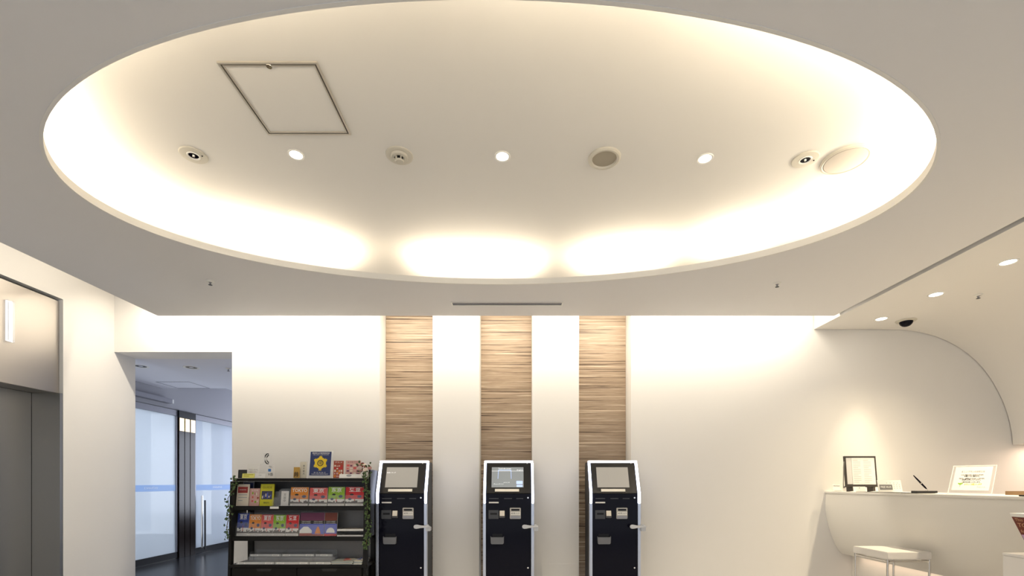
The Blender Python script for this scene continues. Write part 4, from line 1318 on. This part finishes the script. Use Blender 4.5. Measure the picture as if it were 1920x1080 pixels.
# brown tray and dark pad at the far end in view
t = thing('card_tray', 'brown wooden card tray at the edge of view on the counter', 'tray', (3.80, 3.42, CT + 0.0005))
BR = mat('brown_wood', srgb(150, 120, 86), 0.5, vary=0.2, bscale=20)
box('tray_base', (-0.10, 0.10, -0.12, 0.12, 0.0, 0.008), BR, t)
for d in ((-0.10, 0.10, -0.12, -0.112), (-0.10, 0.10, 0.112, 0.12), (-0.10, -0.092, -0.112, 0.112), (0.092, 0.10, -0.112, 0.112)):
    box('tray_rim', (*d, 0.008, 0.028), BR, t)
tag(box('dark_pad', (-0.03, 0.06, -0.04, 0.04, 0.0, 0.010), BLACKPL, None, bev=0.002, loc=(3.40, 3.10, CT + 0.0005)), 'small black pad at the front edge of the counter', 'pad')

# ================================================================== STOOL
SY0, SY1, SX0, SX1, STZ = 3.76, 4.14, 2.985, 3.345, 0.642
st = thing('stool', 'square white-topped stool on thin chrome legs before the counter', 'stool', ((SX0 + SX1) / 2, (SY0 + SY1) / 2, 0))
sw, sd = (SX1 - SX0) / 2, (SY1 - SY0) / 2
box('seat', (-sw, sw, -sd, sd, STZ - 0.058, STZ), mat('seat_white', (0.80, 0.77, 0.73), 0.4), st, bev=0.004)
for sx in (-1, 1):
    for sy in (-1, 1):
        x, y = sx * (sw - 0.012), sy * (sd - 0.012)
        tube('leg', [(x, y, 0.0), (x, y, STZ - 0.06)], 0.009, CHROME, st, n=12)
for sy in (-1, 1):
    y = sy * (sd - 0.012)
    tube('apron_rail', [(-sw + 0.021, y, STZ - 0.074), (sw - 0.021, y, STZ - 0.074)], 0.008, CHROME, st, n=10)
for sx in (-1, 1):
    x = sx * (sw - 0.012)
    tube('apron_rail', [(x, -sd + 0.021, STZ - 0.074), (x, sd - 0.021, STZ - 0.074)], 0.008, CHROME, st, n=10)
for sy in (-1, 1):
    y = sy * (sd - 0.012)
    tube('foot_rail', [(-sw + 0.021, y, 0.18), (sw - 0.021, y, 0.18)], 0.008, CHROME, st, n=10)

# ================================================================== DISPLAY PLINTH WITH LEAFLET BUCKET
pl = thing('display_plinth', 'plain white display box beside the counter', 'plinth', (3.17, 2.6, 0))
PLW = mat('plinth_white', (0.74, 0.72, 0.70), 0.5)
x0 = (1880 - 965) / F * 2.90 - 3.17
box('body', (x0, 0.135, -0.30, 0.30, 0.0, 0.752), PLW, pl, bev=0.002)
box('top_board', (x0 - 0.002, 0.135, -0.302, 0.302, 0.7525, 0.768), PLW, pl, bev=0.002)
bk = thing('leaflet_bucket', 'tapered brown printed bucket of leaflets on the white display box', 'bucket', (3.175, 2.79, 0.7690), (0, 0, 0))
def taper(name, r0, r1, z0, z1, m, parent):
    bm = bmesh.new()
    A = [bm.verts.new((s * r0, q * r0 * 0.8, z0)) for s, q in ((-1, -1), (1, -1), (1, 1), (-1, 1))]
    B = [bm.verts.new((s * r1, q * r1 * 0.8, z1)) for s, q in ((-1, -1), (1, -1), (1, 1), (-1, 1))]
    for i in range(4):
        j = (i + 1) % 4
        bm.faces.new((A[i], A[j], B[j], B[i]))
    bm.faces.new(A)
    bm.faces.new(B)
    return finish(name, bm, m, parent)
RUST = mat('rust_print', srgb(104, 40, 26), 0.5)
BH = 0.222
taper('shell', 0.055, 0.120, 0.0, BH, RUST, bk)
taper('pale_rim', 0.121, 0.127, BH + 0.0005, BH + 0.022, LABELW, bk)
slope = math.atan2(0.065, BH)
def bx_(z):
    return -(0.055 + 0.065 * z / BH) - 0.0015
for body, z, size in (('This is', 0.205, 0.026), ('TOKYO', 0.172, 0.036), ('for All', 0.136, 0.026)):
    half = (0.055 + 0.065 * z / BH) * 0.8
    text(body, size, mat('ink_tan', srgb(206, 160, 120), 0.6), bk, bx_(z), half - 0.012, z, rot=(PI / 2 + slope, 0, -PI / 2), align='LEFT')
bm = bmesh.new()
hb_ = lambda z: (0.055 + 0.065 * z / BH) * 0.8 - 0.004
bm.faces.new([bm.verts.new(q) for q in ((bx_(0.085), -hb_(0.085), 0.085), (bx_(0.085), hb_(0.085), 0.085), (bx_(0.115), hb_(0.115), 0.115), (bx_(0.115), -hb_(0.115), 0.115))])
finish('lilac_band', bm, mat('ink_lilac', srgb(190, 160, 196), 0.6), bk)
for k in range(3):
    box('leaflet', (-0.09 + 0.02 * k, 0.07 + 0.01 * k, -0.04 + 0.03 * k, -0.037 + 0.03 * k, BH + 0.0225, BH + 0.030 + 0.004 * k), PAPER, bk)
